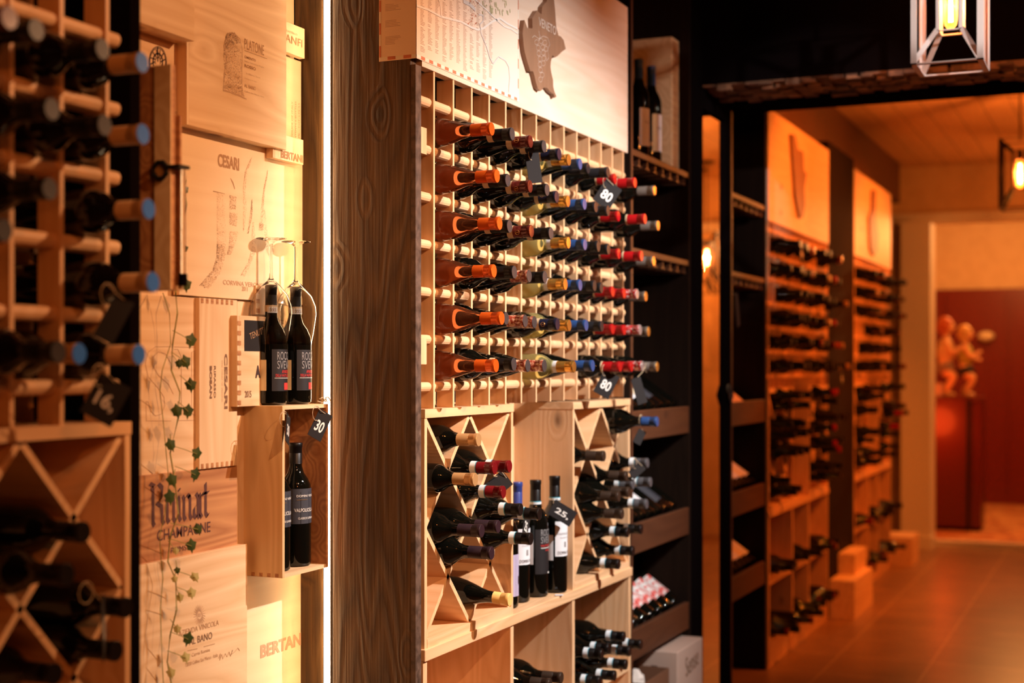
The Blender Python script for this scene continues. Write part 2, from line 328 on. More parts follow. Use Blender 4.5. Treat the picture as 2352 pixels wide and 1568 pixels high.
# ================================================================== the setting
struct('floor', MB().box(-2.2, 2.6, -3, 11.9, -.06, 0), 'floor_tiles')
struct('floor_lobby', MB().box(-2.6, 2.6, 11.9, 16, -.06, 0), 'mosaic_floor')
struct('ceiling', MB().box(-2.2, 2.6, -3, 6.0, 3.06, 3.14), 'ceiling_dark')
struct('ceiling_hall', MB().box(-2.2, 2.6, 6.0, 11.9, 3.06, 3.14), 'plank_ceiling')
struct('ceiling_lobby', MB().box(-2.6, 2.6, 11.9, 16, 3.06, 3.14), 'wall_beige')
struct('wall_left', MB().box(-2.2, -1.975, -3, 11.9, 0, 3.06), 'wall_dark')
struct('wall_right', MB().box(2.6, 2.7, -3, 16, 0, 3.06), 'wall_brown')
struct('wall_back', MB().box(-2.2, 2.6, -3.1, -3, 0, 3.06), 'wall_dark')
mb = MB().box(-2.2, -1.463, 11.85, 11.95, 0, 3.06).box(-1.463, -.25, 11.85, 11.95, 2.60, 3.06).box(-.25, 2.6, 11.85, 11.95, 0, 3.06)
struct('wall_far', mb, 'wall_beige')
struct('trim_1', MB().box(-1.69, -1.463, 11.62, 11.85, 0, 2.60).box(-1.71, -1.455, 11.60, 11.85, 0, .10), 'column_cream')     # column beside the opening
struct('trim_2', MB().box(-1.975, 2.6, 11.80, 11.85, 2.60, 2.68), 'column_cream')
struct('wall_lobby', MB().box(-2.6, 2.6, 15.85, 15.95, 0, 3.06).box(-2.7, -2.6, 11.95, 15.95, 0, 3.06), 'wall_beige')
mb = MB().box(-2.5, 2.5, 15.78, 15.85, 0, 2.27)
for i in range(8): mb.box(-2.45 + i * .62, -2.43 + i * .62, 15.76, 15.78, .1, 2.2)
struct('trim_3', mb, 'red_panel')
struct('trim_4', MB().box(-1.463, -.25, 11.86, 11.94, 0, .05), 'column_cream')                   # threshold
struct('trim_5', MB().box(-1.974, -1.69, 6.146, 11.57, 2.745, 3.06), 'fascia_wood')              # long ceiling beam
struct('trim_6', MB().box(-1.974, -1.60, 8.20, 9.03, 0, 2.745), 'dark_wood_Z')                  # timber clad pier
struct('trim_7', MB().box(-1.6, 2.6, 5.605, 6.146, 2.592, 3.06), 'black_frame')                # lintel
mb = MB()
for i in range(74):                                                                        # split wood chips under the lintel
    for j in range(8):
        y0 = 5.607 + j * .041; x0 = -1.6 + i * .057 + rnd.uniform(-.01, .01); d = rnd.uniform(.004, .026)
        mb.box(x0, x0 + .055, y0, y0 + .040, 2.592 - d, 2.594)
struct('trim_8', mb, 'chip_mosaic')
struct('trim_9', MB().box(-1.62, 2.6, 5.938, 6.146, 2.562, 2.592), 'black_frame')
struct('trim_10', MB().box(-1.974, -1.6, 5.455, 5.607, 0, 3.06), 'black_frame')
struct('trim_11', MB().box(-1.974, -1.6, 5.945, 6.05, 0, 3.06).box(-1.974, -1.6, 5.607, 5.945, 2.50, 3.06), 'black_frame')
mt = thing('wall_mirror', 'tall narrow mirror strip between two black posts, reflecting glowing bulbs', 'mirror', (-1.62, 5.776, .02))
MB().box(-1.625, -1.612, 5.612, 5.94, .02, 2.495).build('mirror_glass', 'mirror_glass', mt)
MB().box(-1.97, -1.625, 5.612, 5.94, .0, 2.49).build('backing_board', 'dark_wood_Z', mt)

# ---- big timber post with the light strip
PY0 = 3.078
pt = thing('timber_post', 'broad rough-sawn brown timber post beside the glowing light strip', 'post', (-1.72, 3.1, 0))
MB().box(-1.834, -1.613, PY0, 3.108, 0, 3.055).build('post_face', 'post_wood', pt, bevel=.003)
MB().box(-1.613, -1.600, PY0 + .001, 3.108, 0, 2.186).build('burnt_edge', 'burnt_edge', pt)
MB().box(-1.944, -1.862, PY0, 3.108, 0, 3.055).build('side_board', 'post_wood', pt, bevel=.002)
MB().box(-1.862, -1.834, PY0 + .012, 3.108, 0, 3.055).build('groove_board', 'post_wood', pt)
ls = thing('led_light_strip', 'bright white vertical light strip set into the brown timber post', 'light strip', (-1.848, PY0 - .001, 0))
MB().box(-1.857, -1.839, PY0 - .001, PY0 + .011, .02, 3.04).build('aluminium_profile', 'led_profile', ls)
MB().box(-1.8535, -1.8425, PY0 - .008, PY0 - .0015, .03, 3.03).build('diffuser', 'led', ls)

# ================================================================== bottles
SHAPES = {
 'bordeaux': [(0, .004), (.030, 0), (.0365, .003), (.0378, .010), (.0378, .182), (.0365, .198), (.030, .213), (.0205, .227), (.0158, .243), (.0146, .262), (.0142, .298), (0, .299)],
 'burgundy': [(0, .004), (.032, 0), (.0395, .004), (.0405, .012), (.0405, .120), (.0395, .140), (.035, .166), (.0275, .192), (.0205, .213), (.0162, .232), (.0146, .256), (.0142, .294), (0, .295)],
 'fat': [(0, .004), (.034, 0), (.043, .005), (.044, .014), (.044, .150), (.042, .170), (.034, .190), (.023, .205), (.0165, .222), (.0150, .250), (.0145, .296), (0, .297)],
}
def cap_prof(z0, top, r=.0160):
    return [(r + .0004, z0), (r, z0 + .001), (r, top - .0255), (r - .0005, top - .0248), (r, top - .024), (r, top - .0115), (r + .0009, top - .0105), (r + .0009, top - .0012), (r, top), (0, top - .0004)]
# kind: shape, glass, capsule colour, capsule end colour, strip, label, capsule start
KINDS = {
 'orange': ('burgundy', 'rose_glass', 'cap_orange', 'cap_orange', None, None, .242), 'black': ('fat', 'green_glass', 'cap_black', 'cap_end_grey', 'strip_tan', None, .244),
 'oxblood': ('burgundy', 'green_glass', 'cap_oxblood', 'cap_oxblood', 'strip_tan', None, .244), 'navy': ('bordeaux', 'green_glass', 'cap_navy', 'cap_navy', 'strip_tan', None, .246),
 'gold': ('bordeaux', 'straw_glass', 'cap_gold', 'cap_gold', 'strip_white', None, .246), 'blue': ('burgundy', 'green_glass', 'cap_blue', 'cap_blue', None, None, .242),
 'charcoal': ('fat', 'green_glass', 'cap_charcoal', 'cap_charcoal', None, None, .240), 'red': ('bordeaux', 'green_glass', 'cap_red', 'cap_red', 'strip_tan', None, .240),
 'floral': ('burgundy', 'green_glass', 'cap_floral', 'cap_end_grey', None, None, .246), 'redfloral': ('burgundy', 'green_glass', 'cap_floral_red', 'cap_silver', None, None, .246),
 'taupe': ('bordeaux', 'green_glass', 'cap_taupe', 'cap_gold', None, None, .238), 'tan': ('bordeaux', 'brown_glass', 'cap_tan', 'cap_end_blue', None, None, .232),
 'blackgrey': ('bordeaux', 'brown_glass', 'cap_black', 'cap_end_grey', None, None, .240), 'mattegold': ('bordeaux', 'green_glass', 'cap_matte_gold', 'cap_matte_gold', None, None, .238),
 'wax': ('fat', 'green_glass', 'cap_wax_red', 'cap_wax_red', 'strip_white', None, .244), 'purple': ('fat', 'green_glass', 'cap_purple', 'cap_purple', None, None, .236),
 'blackwhite': ('fat', 'green_glass', 'cap_black', 'cap_black', 'strip_white', None, .250), 'yellow': ('burgundy', 'green_glass', 'cap_yellow', 'cap_yellow', None, None, .250),
 'bronze': ('fat', 'green_glass', 'cap_bronze', 'cap_bronze', None, None, .240), 'grey': ('fat', 'green_glass', 'cap_grey', 'cap_grey', 'strip_white', None, .248),
 'bluestring': ('fat', 'green_glass', 'cap_blue', 'cap_blue', None, None, .246), 'cream_label': ('bordeaux', 'green_glass', 'cap_black', 'cap_black', None, 'label_cream', .25),
 'white_label': ('bordeaux', 'green_glass', 'cap_black', 'cap_black', None, 'label_white', .25), 'plain': ('bordeaux', 'green_glass', 'cap_black', 'cap_black', None, None, .25),
 'slate_label': ('bordeaux', 'brown_glass', 'cap_black', 'cap_black', None, 'label_slate', .25), 'pattern_label': ('bordeaux', 'green_glass', 'cap_black', 'cap_black', None, 'label_floral', .25),
 'purplecap': ('bordeaux', 'brown_glass', 'cap_wax_red', 'cap_gold', None, None, .25), 'whitecap': ('bordeaux', 'green_glass', 'cap_tan', 'strip_white', None, None, .235),
}
LOOK = {'orange': 'amber rosé bottle with orange capsule', 'black': 'dark bottle with plain black capsule', 'oxblood': 'dark bottle with oxblood embossed capsule', 'navy': 'dark bottle with navy capsule',
 'gold': 'straw-yellow wine bottle with gold capsule', 'blue': 'dark bottle with blue capsule', 'charcoal': 'dark bottle with charcoal capsule', 'red': 'dark bottle with bright red capsule',
 'floral': 'dark bottle with brown flower-print capsule', 'redfloral': 'dark bottle with red and silver print capsule', 'taupe': 'dark bottle with taupe capsule and gold tip',
 'tan': 'brown bottle with tan capsule and blue end', 'blackgrey': 'brown bottle with black capsule and grey end', 'mattegold': 'dark bottle with matte gold capsule', 'wax': 'dark bottle with wax-red capsule and white strip',
 'purple': 'dark bottle with purple-black capsule', 'blackwhite': 'dark bottle with black capsule and white strip', 'yellow': 'dark bottle with yellow capsule', 'bronze': 'dark bottle with bronze-brown capsule',
 'grey': 'dark bottle with ridged grey capsule and white strip', 'bluestring': 'round dark bottle with blue capsule', 'cream_label': 'dark bottle with cream label', 'white_label': 'dark bottle with white label',
 'plain': 'dark bottle with black cap', 'slate_label': 'dark bottle with slate label', 'pattern_label': 'dark bottle with red and white patterned label', 'purplecap': 'dark bottle with wine-red capsule and gold end', 'whitecap': 'dark bottle with pale cream capsule'}
_proto = {}
def kids(o): return [c for c in COL.objects if c.parent == o] if False else list(o.children)
_kids = {}; _grand = {}
def bottle(kind, low=False):
    key = (kind, low)
    if key in _proto:
        src = _proto[key]; r = src.copy(); COL.objects.link(r)
        for k in _kids[key]:
            c = k.copy(); COL.objects.link(c); c.parent = r
            for g in _grand.get(k.name, ()):
                d = g.copy(); COL.objects.link(d); d.parent = c
        return r
    sh, gl, cap, end, strip, lab, cz = KINDS[kind]; seg = 12 if low else 28
    top = SHAPES[sh][-1][1] + .0015; prof = list(SHAPES[sh])
    if low: prof = prof[1:3] + prof[4:8:1] + [(.0145, prof[-2][1]), (0, prof[-1][1])]; prof = [(0, 0)] + prof
    r = MB().lathe(prof, seg).build('wine_bottle', gl, smooth=True); ch = []
    cp = cap_prof(cz, top) if not low else [(.0164, cz), (.0160, top - .02), (.0173, top - .018), (.0172, top - .001), (0, top)]
    n = len(cp) - 1; mis = [0] * n; mis[-1] = 1
    if not low: mis[-2] = 1
    ch.append(MB().lathe(cp, seg, mis=mis).build('capsule', [cap, end], r, smooth=True))
    if strip:
        rr = .0172 if not low else .0174
        m_ = MB().lathe([(rr, cz - .012), (rr, cz + .004)], seg)
        if strip == 'strip_white' and kind != 'gold': m_.lathe([(rr + .0001, cz + .004), (rr + .0001, cz + .0062)], seg, mi=1)
        ch.append(m_.build('neck_strip', [strip, 'strip_edge'], r, smooth=True))
    if kind in ('oxblood', 'navy') and not low:
        m_ = MB()
        for rot in (0, 2.1, 4.2):
            a = [(.0166 * math.cos(rot + .006 * math.cos(t) / .0166), .0166 * math.sin(rot + .006 * math.cos(t) / .0166), .262 + .006 * math.sin(t)) for t in [k * PI / 6 for k in range(12)]]
            m_.tube(a, .0006, 4, closed=True); m_.box(.0164 * math.cos(rot) - .0006, .0164 * math.cos(rot) + .0006, .0164 * math.sin(rot) - .0008, .0164 * math.sin(rot) + .0008, .258, .266)
        _grand[ch[0].name] = [m_.build('capsule_emblem', 'gold_ink', ch[0])]
    if lab:
        R = SHAPES[sh][4][0] + .0004
        m_ = MB(); arc_patch(m_, R, -2.5, 2.5, .045, .150, 0, 16)
        ch.append(m_.build('label', [lab], r, smooth=True))
    if low:
        for c in ch: pass
    _proto[key] = r; _kids[key] = ch
    return r
SINK = None      # when a list, far bottles are gathered there and become one object
def gather(kind, mtx): SINK.append((kind, mtx))
def lay(kind, y, z, x_tip, label, group, low=False, tilt=0.0, roll=None, sc=1.0):
    """bottle lying in a rack: base against the back, neck towards the room (+X)"""
    if SINK is not None:
        Lk = SHAPES[KINDS[kind][0]][-1][1] + .0015; gather(kind, Matrix.Translation((x_tip - Lk, y, z)) @ Matrix.Rotation(PI / 2, 4, 'Y')); return None
    o = bottle(kind, low); L = SHAPES[KINDS[kind][0]][-1][1] + .0015
    o.scale = (sc, sc, sc)
    o.rotation_euler = Euler((0, PI / 2 + tilt, 0)) if roll is None else (Matrix.Rotation(PI / 2 + tilt, 3, 'Y') @ Matrix.Rotation(roll, 3, 'Z')).to_euler()
    o.location = (x_tip - L * sc * math.cos(tilt), y, z + L * sc * math.sin(tilt))
    return tag(o, label, 'bottle', group)
def stand(kind, x, y, z, label, group=None, h=None, rot=0.0, low=False):
    L = SHAPES[KINDS[kind][0]][-1][1] + .0015; s = (h / L) if h else 1
    if SINK is not None: gather(kind, Matrix.Translation((x, y, z)) @ Matrix.Diagonal((1, 1, s, 1))); return None
    o = bottle(kind, low)
    o.scale = (min(s, 1.04), min(s, 1.04), s); o.location = (x, y, z); o.rotation_euler = (0, 0, rot)
    return tag(o, label, 'bottle', group)
ORD = ['top', 'second', 'third', 'fourth', 'fifth', 'bottom']
NUM = ['first', 'second', 'third', 'fourth', 'fifth', 'sixth', 'seventh', 'eighth', 'ninth', 'tenth', 'eleventh', 'twelfth', 'thirteenth']

# ---- small price cards hung on twine
def price_tag(x, y, z, label, txt=None, w=.052, h=.078, rot=.5, yaw=0.0, anchor=None, dim=False):
    """card centred at (x,y,z), turned rot in its own face and yaw about the vertical"""
    t = thing('price_tag', label, 'price tag', (x, y, z), 'price tags hung on bottle necks')
    R = Matrix.Translation((x, y, z)) @ Matrix.Rotation(yaw, 4, 'Z') @ Matrix.Rotation(-rot, 4, 'X')
    c = MB().box(-.0006, .0006, -w / 2, w / 2, -h / 2, h / 2).xf(R); c.build('card', 'tag_card', t)
    if txt:
        m_ = MB(); tw = w * .60; th = h * .40
        vs, fs = fit(txt, tw, th, .02); m_.add([(.0011, -tw / 2 + u, -th * .62 + v) for u, v in vs], fs)
        m_.xf(R).build('number', 'ink_white', t)
    top = R @ Vector((0, 0, h / 2 - .004))
    if anchor:
        a = Vector(anchor); mid = (a + top) / 2 + Vector((.004, 0, -.004))
        m_ = MB().tube([top, mid, a], .0009, 5)
        loop = [a + Vector((0, .018 * math.cos(k * PI / 5), .018 * math.sin(k * PI / 5) - .016)) for k in range(10)]
        m_.tube(loop, .0009, 5, closed=True); m_.build('twine', 'twine', t)
    return t

def tag_at(px, py, x, label, txt, w, h, rot, yaw, lift=.055, **k):
    y, z = PX(px, py, x); return price_tag(x, y, z, label, txt, w, h, rot, yaw, k.get('hook') or (x - .004, y + k.get('dy', -.01), z + lift))

# ================================================================== rack bays
ROWZ = [2.111 - .1183 * j for j in range(7)]
UP = .1109
def lattice_box(y0, y1, z0, z1, label, cols=4, rows=4, group='lattice wine boxes', depth=.20):
    t = thing('lattice_wine_box', label, 'wine box', (-1.7, (y0 + y1) / 2, z0), group); w_ = .020
    MB().box(-1.6 - depth, -1.6, y0, y0 + .014, z0, z1 - .022).build('side_panel', 'pine_Z', t)
    MB().box(-1.6 - depth, -1.6, y1 - .014, y1, z0, z1 - .022).build('side_panel', 'pine_Z', t)
    MB().box(-1.6 - depth, -1.598, y0 - .001, y1 + .001, z1 - .022, z1).build('top_board', 'pine_Y', t)
    MB().box(-1.6 - depth, -1.599, y0 + .014, y1 - .014, z0, z0 + .022).build('bottom_board', 'pine_Y', t)
    ya, yb, za, zb = y0 + .014, y1 - .014, z0 + .022, z1 - .022; dy = (yb - ya) / cols; dz = (zb - za) / rows
    for j in range(rows):
        for i in range(cols):
            a, b = ((ya + i * dy, zb - j * dz), (ya + (i + 1) * dy, zb - (j + 1) * dz)) if (i + j) % 2 == 0 else ((ya + (i + 1) * dy, zb - j * dz), (ya + i * dy, zb - (j + 1) * dz))
            MB().bar((-1.603 - depth / 2, a[0], a[1]), (-1.603 - depth / 2, b[0], b[1]), depth - .006, .0125, 0, (0, -(b[1] - a[1]), b[0] - a[0])).build('divider', 'pine_X', t)
    return t, ya, dy, zb, dz
def wine_grid(y0, n, label, group, z_top=2.186, z_bot=1.345, back=True, z_off=0.0, last_slat=None, blocks=False, rows=None):
    t = thing('wine_rack', label, 'wine rack', (-1.65, y0 + n * UP / 2, z_bot), group)
    for i in range(n + 1):
        y = y0 + i * UP; MB().box(-1.646, -1.6, y - .0045, y + .0045, z_bot, z_top).build('upright', 'pine_Z', t)
        if back: MB().box(-1.80, -1.765, y - .0045, y + .0045, z_bot, z_top).build('rear_upright', 'pine_Z', t)
    ye = y0 + n * UP + (last_slat or .02); ys = y0 - (.075 if blocks else .02)
    for z in (rows or ROWZ):
        prof = [(-1.644, z - .0155), (-1.615, z - .0155), (-1.609, z - .0125), (-1.6055, z - .007), (-1.6045, z - .002), (-1.6055, z + .003), (-1.609, z + .0075), (-1.615, z + .0095), (-1.644, z + .0095)]
        MB().prism(prof, ys, ye, 'Y').build('slat', 'pine_Y', t, smooth=False)
        if back: MB().box(-1.79, -1.765, ys, ye, z - .0095, z + .0095).build('rear_slat', 'pine_Y', t)
    if blocks:
        for z in (2.02, 1.50): MB().box(-1.628, -1.604, ys, ys + .042, z - .045, z + .02).build('spacer_block', 'pine_Z', t)
    return t
def bench(y0, y1, ym, label, group, shelf=True):
    t = thing('storage_bench', label, 'shelving', (-1.7, (y0 + y1) / 2, 0), group)
    MB().box(-1.86, -1.594, y0, y1, .722, .752).build('bench_top', 'pine_Y', t, bevel=.002)
    for a in [y0, *ym, y1 - .022]: MB().box(-1.86, -1.6, a, a + .022, 0, .722).build('divider', 'pine_Z', t)
    edges = [y0 + .022, *[v for q in ym for v in (q, q + .022)], y1 - .022]
    for k in range(0, len(edges), 2):
        MB().box(-1.86, -1.60, edges[k], edges[k + 1], .395, .417).build('shelf', 'pine_Y', t)
        MB().box(-1.86, -1.603, edges[k], edges[k + 1], .0, .12).build('base_board', 'pine_Y', t)
    MB().box(-1.874, -1.86, y0, y1, 0, .722).build('back_panel', 'pine_Z', t)
    return t

# ---- near left rack (out of focus)
LR0 = 1.943 - 5 * .1128
_u = UP; UP = .1128
wine_grid(LR0, 5, 'near left pine wine rack holding brown bottles with blue-ended capsules', 'wine racks', rows=[2.137 - .1197 * j for j in range(7)], z_top=2.95, z_bot=1.354, last_slat=.04)
UP = _u
MB().box(-1.974, -1.6, 2.003, 2.030, 0, 3.05).build('wall_panel_end', 'black_frame')
e = bpy.data.objects['wall_panel_end']; e.name = 'end_board'; tag(e, 'tall black end board closing the near left rack', 'board')
lt, *_ = lattice_box(1.985 - 4 * .1225 - .014, 2.003, .78, 1.354, 'blurred lattice wine box under the near left rack', group='lattice wine boxes')
bench(1.50, 2.003, [], 'low pine bench under the near left rack', 'storage benches')
LY = [LR0 + .1128 * (i + .5) for i in range(5)]          # 0..4, last is the cell at y=1.887
G = 'bottles in the near left rack'
def tip(px, y):
    d = (px - 1176) / F; return y * (-S_ + d * C_) / (C_ + d * S_)
def tz(px, py, y): return PXY(px, py, y)[1]
for px, py, c, kind in [(327, 143, 4, 'tan'), (329, 308, 4, 'tan'), (342, 480, 4, 'tan'), (352, 648, 4, 'tan'), (320, 814, 4, 'tan'),
                        (236, 112, 3, 'blackgrey'), (241, 287, 3, 'blackgrey'), (183, 812, 3, 'tan'),
                        (84, 68, 2, 'blackgrey'), (120, 250, 2, 'blackgrey'), (115, 433, 2, 'blackgrey'), (135, 808, 2, 'blackgrey'),
                        (22, 40, 1, 'wax'), (10, 528, 1, 'blackgrey')]:
    y = LY[c]; r = round((2.0 - tz(px, py, y)) / .12 + .5)
    lay(kind, y, tz(px, py, y), tip(px, y), LOOK[kind] + ', %s row, %s from right, left rack' % (ORD[min(5, max(0, r))], NUM[4 - c]), G)
tag_at(262, 732, -1.50, 'blank black price tag hanging in the middle of the near left rack', None, .036, .078, .5, -.5)
tag_at(243, 918, -1.49, 'black price tag reading 16 under the lowest tan capsule, near left rack', '16,', .056, .070, .5, -.6)
G = 'bottles in the near left lattice box'
for px, py, y, n in [(193, 1222, 1.80, 'upper'), (155, 1320, 1.70, 'left'), (292, 1395, 1.90, 'right'), (268, 1495, 1.88, 'lower'), (128, 1548, 1.76, 'bottom left')]:
    lay('plain', y, tz(px, py, y), tip(px, y), '%s black-capped bottle in the near left lattice box' % n, G)
price_tag(-1.515, 1.83, 1.03, 'slanting price tag with pale writing in the near left lattice box', 'VS', .05, .10, -.35, .6, (-1.55, 1.83, 1.10))

# ================================================================== crate wall in the recess
struct('wall_recess', MB().box(-1.975, -1.946, 2.03, 3.078, 0, 3.06), 'crate_plain')
CG = 'branded wine crates covering the recess wall'
def crate(label, x, p0, p1, ztop, zbot, m='crate_pine', th=.016, texts=(), dove='', depth=None, name='crate_lid', frame=None):
    """p0,p1: photo columns of the left and right edge; ztop,zbot: (px,py) of a top and bottom point, all on the plane x"""
    y0 = PX(p0, 0, x)[0]; y1 = PX(p1, 0, x)[0]; z1 = PX(*ztop, x)[1] if isinstance(ztop, tuple) else ztop; z0 = PX(*zbot, x)[1] if isinstance(zbot, tuple) else zbot
    t = thing(name, label, 'wine crate', (x - .01, (y0 + y1) / 2, z0), CG)
    xb = max(-1.945, x - (depth or th)); 
    MB().box(x - .012, x, y0 + (.008 if depth else 0), y1, z0, z1).build('panel', m, t, bevel=.0012)
    if depth: 
        MB().box(xb, x, y0, y0 + .008, z0, z1).build('side_board', 'crate_up', t, bevel=.001)
        MB().box(xb, x - .001, y0 + .008, y1, z0 + .0005, z0 + .009).build('bottom_board', 'crate_pine', t)
    else:
        if xb < x - .0125: MB().box(xb, x - .012, y0, y1, z0, z1).build('rim', 'crate_pine', t)
    if dove:
        d = MB(); k = .0095
        if 't' in dove:
            for i in range(int((y1 - y0) / (2 * k))): d.box(x, x + .0008, y0 + .006 + i * 2 * k, y0 + .006 + i * 2 * k + k * .9, z1 - .012, z1 - .0005)
        if 'b' in dove:
            for i in range(int((y1 - y0) / (2 * k))): d.box(x, x + .0008, y0 + .006 + i * 2 * k, y0 + .006 + i * 2 * k + k * .9, z0 + .0005, z0 + .012)
        if 'l' in dove:
            for i in range(int((z1 - z0) / .023)): d.box(x, x + .0008, y0 + .001, y0 + .014, z0 + .004 + i * .023, z0 + .0145 + i * .023)
        d.build('joint_pattern', 'crate_red', t)
    for s in texts:
        kind = s[0]
        if kind == 'h':      # horizontal line of letters: px,py of the lower left corner, px of the right end, height in metres
            _, txt, px, py, px2, hgt, ink, *b = s; ya, za = PX(px, py, x); yb = PX(px2, 0, x)[0]; mb = MB(); text_x(mb, txt, x + .0007, ya, za, yb - ya, hgt, 0, b[0] if b else 0); mb.build('lettering', ink, t)
        elif kind == 'v':    # letters running downwards: px,py of the first letter's baseline corner
            _, txt, px, py, length, hgt, ink, *b = s; ya, za = PX(px, py, x); mb = MB(); text_x(mb, txt, x + .0007, ya, za, length, hgt, 0, b[0] if b else 0, (b[1] if len(b) > 1 else -PI / 2)); mb.build('lettering', ink, t)
        elif kind == 'mb':
            _, nm, mesh, ink = s; mesh.build(nm, ink, t)
    return t, y0, y1, z0, z1
def stroke(x, pts, wd, closed=False, mb=None):
    """thin printed line through photo points on plane x"""
    mb = mb or MB(); P = [Vector(PX(a, b, x)) for a, b in pts]
    if closed: P.append(P[0])
    n = len(P)
    for i in range(n - 1):
        d = (P[i + 1] - P[i]); 
        if d.length < 1e-6: continue
        nn = Vector((-d.y, d.x)).normalized(); wa = wd[i] if isinstance(wd, list) else wd; wb = wd[i + 1] if isinstance(wd, list) else wd
        q = [P[i] - nn * wa, P[i] + nn * wa, P[i + 1] + nn * wb, P[i + 1] - nn * wb]
        mb.add([(x + .0007, v.x, v.y) for v in q], [(0, 1, 2, 3)])
    return mb
def stipple(x, outline_l, outline_r, n, fade, mb, sz=.00095, seed=3):
    """dots thrown between a left and a right border (lists of px,py with the same rows), denser to the left"""
    rr = random.Random(seed)
    for _ in range(n):
        k = rr.random() * (len(outline_l) - 1); i = int(k); f = k - i; u = rr.random() ** fade
        a = (outline_l[i][0] * (1 - f) + outline_l[i + 1][0] * f, outline_l[i][1] * (1 - f) + outline_l[i + 1][1] * f)
        b = (outline_r[i][0] * (1 - f) + outline_r[i + 1][0] * f, outline_r[i][1] * (1 - f) + outline_r[i + 1][1] * f)
        y, z = PX(a[0] + (b[0] - a[0]) * u, a[1] + (b[1] - a[1]) * u, x); s = sz * rr.uniform(.5, 1.0)
        mb.add([(x + .0006, y - s, z), (x + .0006, y, z - s), (x + .0006, y + s, z), (x + .0006, y, z + s)], [(0, 1, 2, 3)])
    return mb

# big lid: CESARI JEMA
xj = -1.921; mj = MB()
stipple(xj, [(498, 440), (498, 560), (497, 590), (488, 620), (458, 655)], [(517, 446), (519, 560), (517, 590), (505, 630), (478, 664)], 1500, 1.6, mj)
stipple(xj, [(527, 447), (527, 480)], [(543, 452), (541, 482)], 260, 1.3, mj, seed=4); stipple(xj, [(527, 488), (527, 516)], [(545, 490), (543, 520)], 260, 1.3, mj, seed=5); stipple(xj, [(527, 530), (526, 560), (521, 585)], [(547, 532), (540, 560), (530, 585)], 320, 1.3, mj, seed=6)
stipple(xj, [(577, 362), (562, 395), (558, 430), (558, 480), (558, 530)], [(579, 364), (567, 398), (564, 432), (566, 482), (560, 530)], 360, 1.5, mj, seed=7)
stipple(xj, [(578, 458), (574, 490), (567, 536)], [(579, 458), (580, 490), (571, 536)], 330, .8, mj, seed=8); stipple(xj, [(579, 510), (578, 570), (570, 600), (552, 634)], [(583, 510), (588, 570), (580, 600), (562, 634)], 360, 1.4, mj, seed=9)
stipple(xj, [(614, 390), (603, 440), (594, 530)], [(616, 394), (607, 440), (602, 530)], 330, .9, mj, seed=10); stipple(xj, [(603, 440), (606, 520), (611, 570), (622, 604)], [(606, 440), (612, 520), (619, 570), (626, 604)], 280, 1.2, mj, seed=11); stipple(xj, [(594, 512), (594, 528)], [(606, 514), (605, 528)], 120, 1, mj, seed=12)
mk = stroke(xj, [(529, 409), (535, 420), (539, 434)], [.0006, .0016, .0008]); stroke(xj, [(489, 439), (499, 441), (516, 445)], [.0012, .0008, .0004], mb=mk)
crate('large pale crate lid printed with a tall stippled emblem, left of the wine glasses', xj, 412, 697, (414, 286), (412, 677), 'crate_plain', texts=[
    ('h', 'CESARI', 500, 382, 549, .030, 'ink_tan', .03), ('mb', 'stippled_print', mj, 'ink_faint'), ('mb', 'accent_pattern', mk, 'ink_tan'),
    ('h', 'CORVINA VERONESE', 512, 653, 612, .011, 'ink_faint', .01), ('h', '2011', 555, 668, 568, .011, 'ink_tan')])
# PLATONE box
xp = -1.888; mp_ = MB()
stipple(xp, [(514, 100), (512, 130), (516, 160), (513, 190), (512, 207)], [(530, 90), (556, 120), (555, 170), (556, 200), (562, 222)], 1500, 1.0, mp_, .0012, 21)
stipple(xp, [(520, 76), (514, 100)], [(538, 74), (553, 100)], 360, 1, mp_, .0014, 22)
stroke(xp, [(513, 205), (514, 170), (520, 135), (513, 105), (524, 78), (538, 76), (551, 90), (556, 115), (555, 170), (556, 215)], .0007, mb=mp_); stroke(xp, [(512, 207), (530, 213), (548, 219), (566, 228)], [.002, .001, .002, .001], mb=mp_)
mk = stroke(xp, [(561, 116), (613, 135)], .0006)
crate('large crate front printed with a cloaked figure, top centre of the crate wall', xp, 429, 658, 3.0, (457, 293), 'crate_pine', depth=.05, texts=[
    ('h', 'PLATONE', 561, 112, 606, .0245, 'ink_tan'), ('h', 'OMENTO', 561, 133, 587, .006, 'ink_tan', .02), ('h', 'Salice Salentino Puglia', 561, 142, 606, .0035, 'ink_tan'), ('h', 'ROSSO', 561, 154, 587, .0075, 'ink_tan', .03),
    ('h', 'In Alberto Terzo', 565, 170, 597, .0035, 'ink_faint'), ('h', 'Imbottigliato all origine', 561, 181, 590, .003, 'ink_faint'), ('h', 'AL BANO', 561, 200, 587, .0085, 'ink_tan'), ('h', 'Cellino San Marco, Italia', 561, 211, 606, .0035, 'ink_tan'),
    ('mb', 'printed_figure', mp_, 'ink_faint'), ('mb', 'printed_rule', mk, 'ink_tan')])
crate('thick crate hanging highest at the upper left of the crate wall', -1.862, 300, 447, 3.0, (447, 95), 'crate_pine', depth=.075)
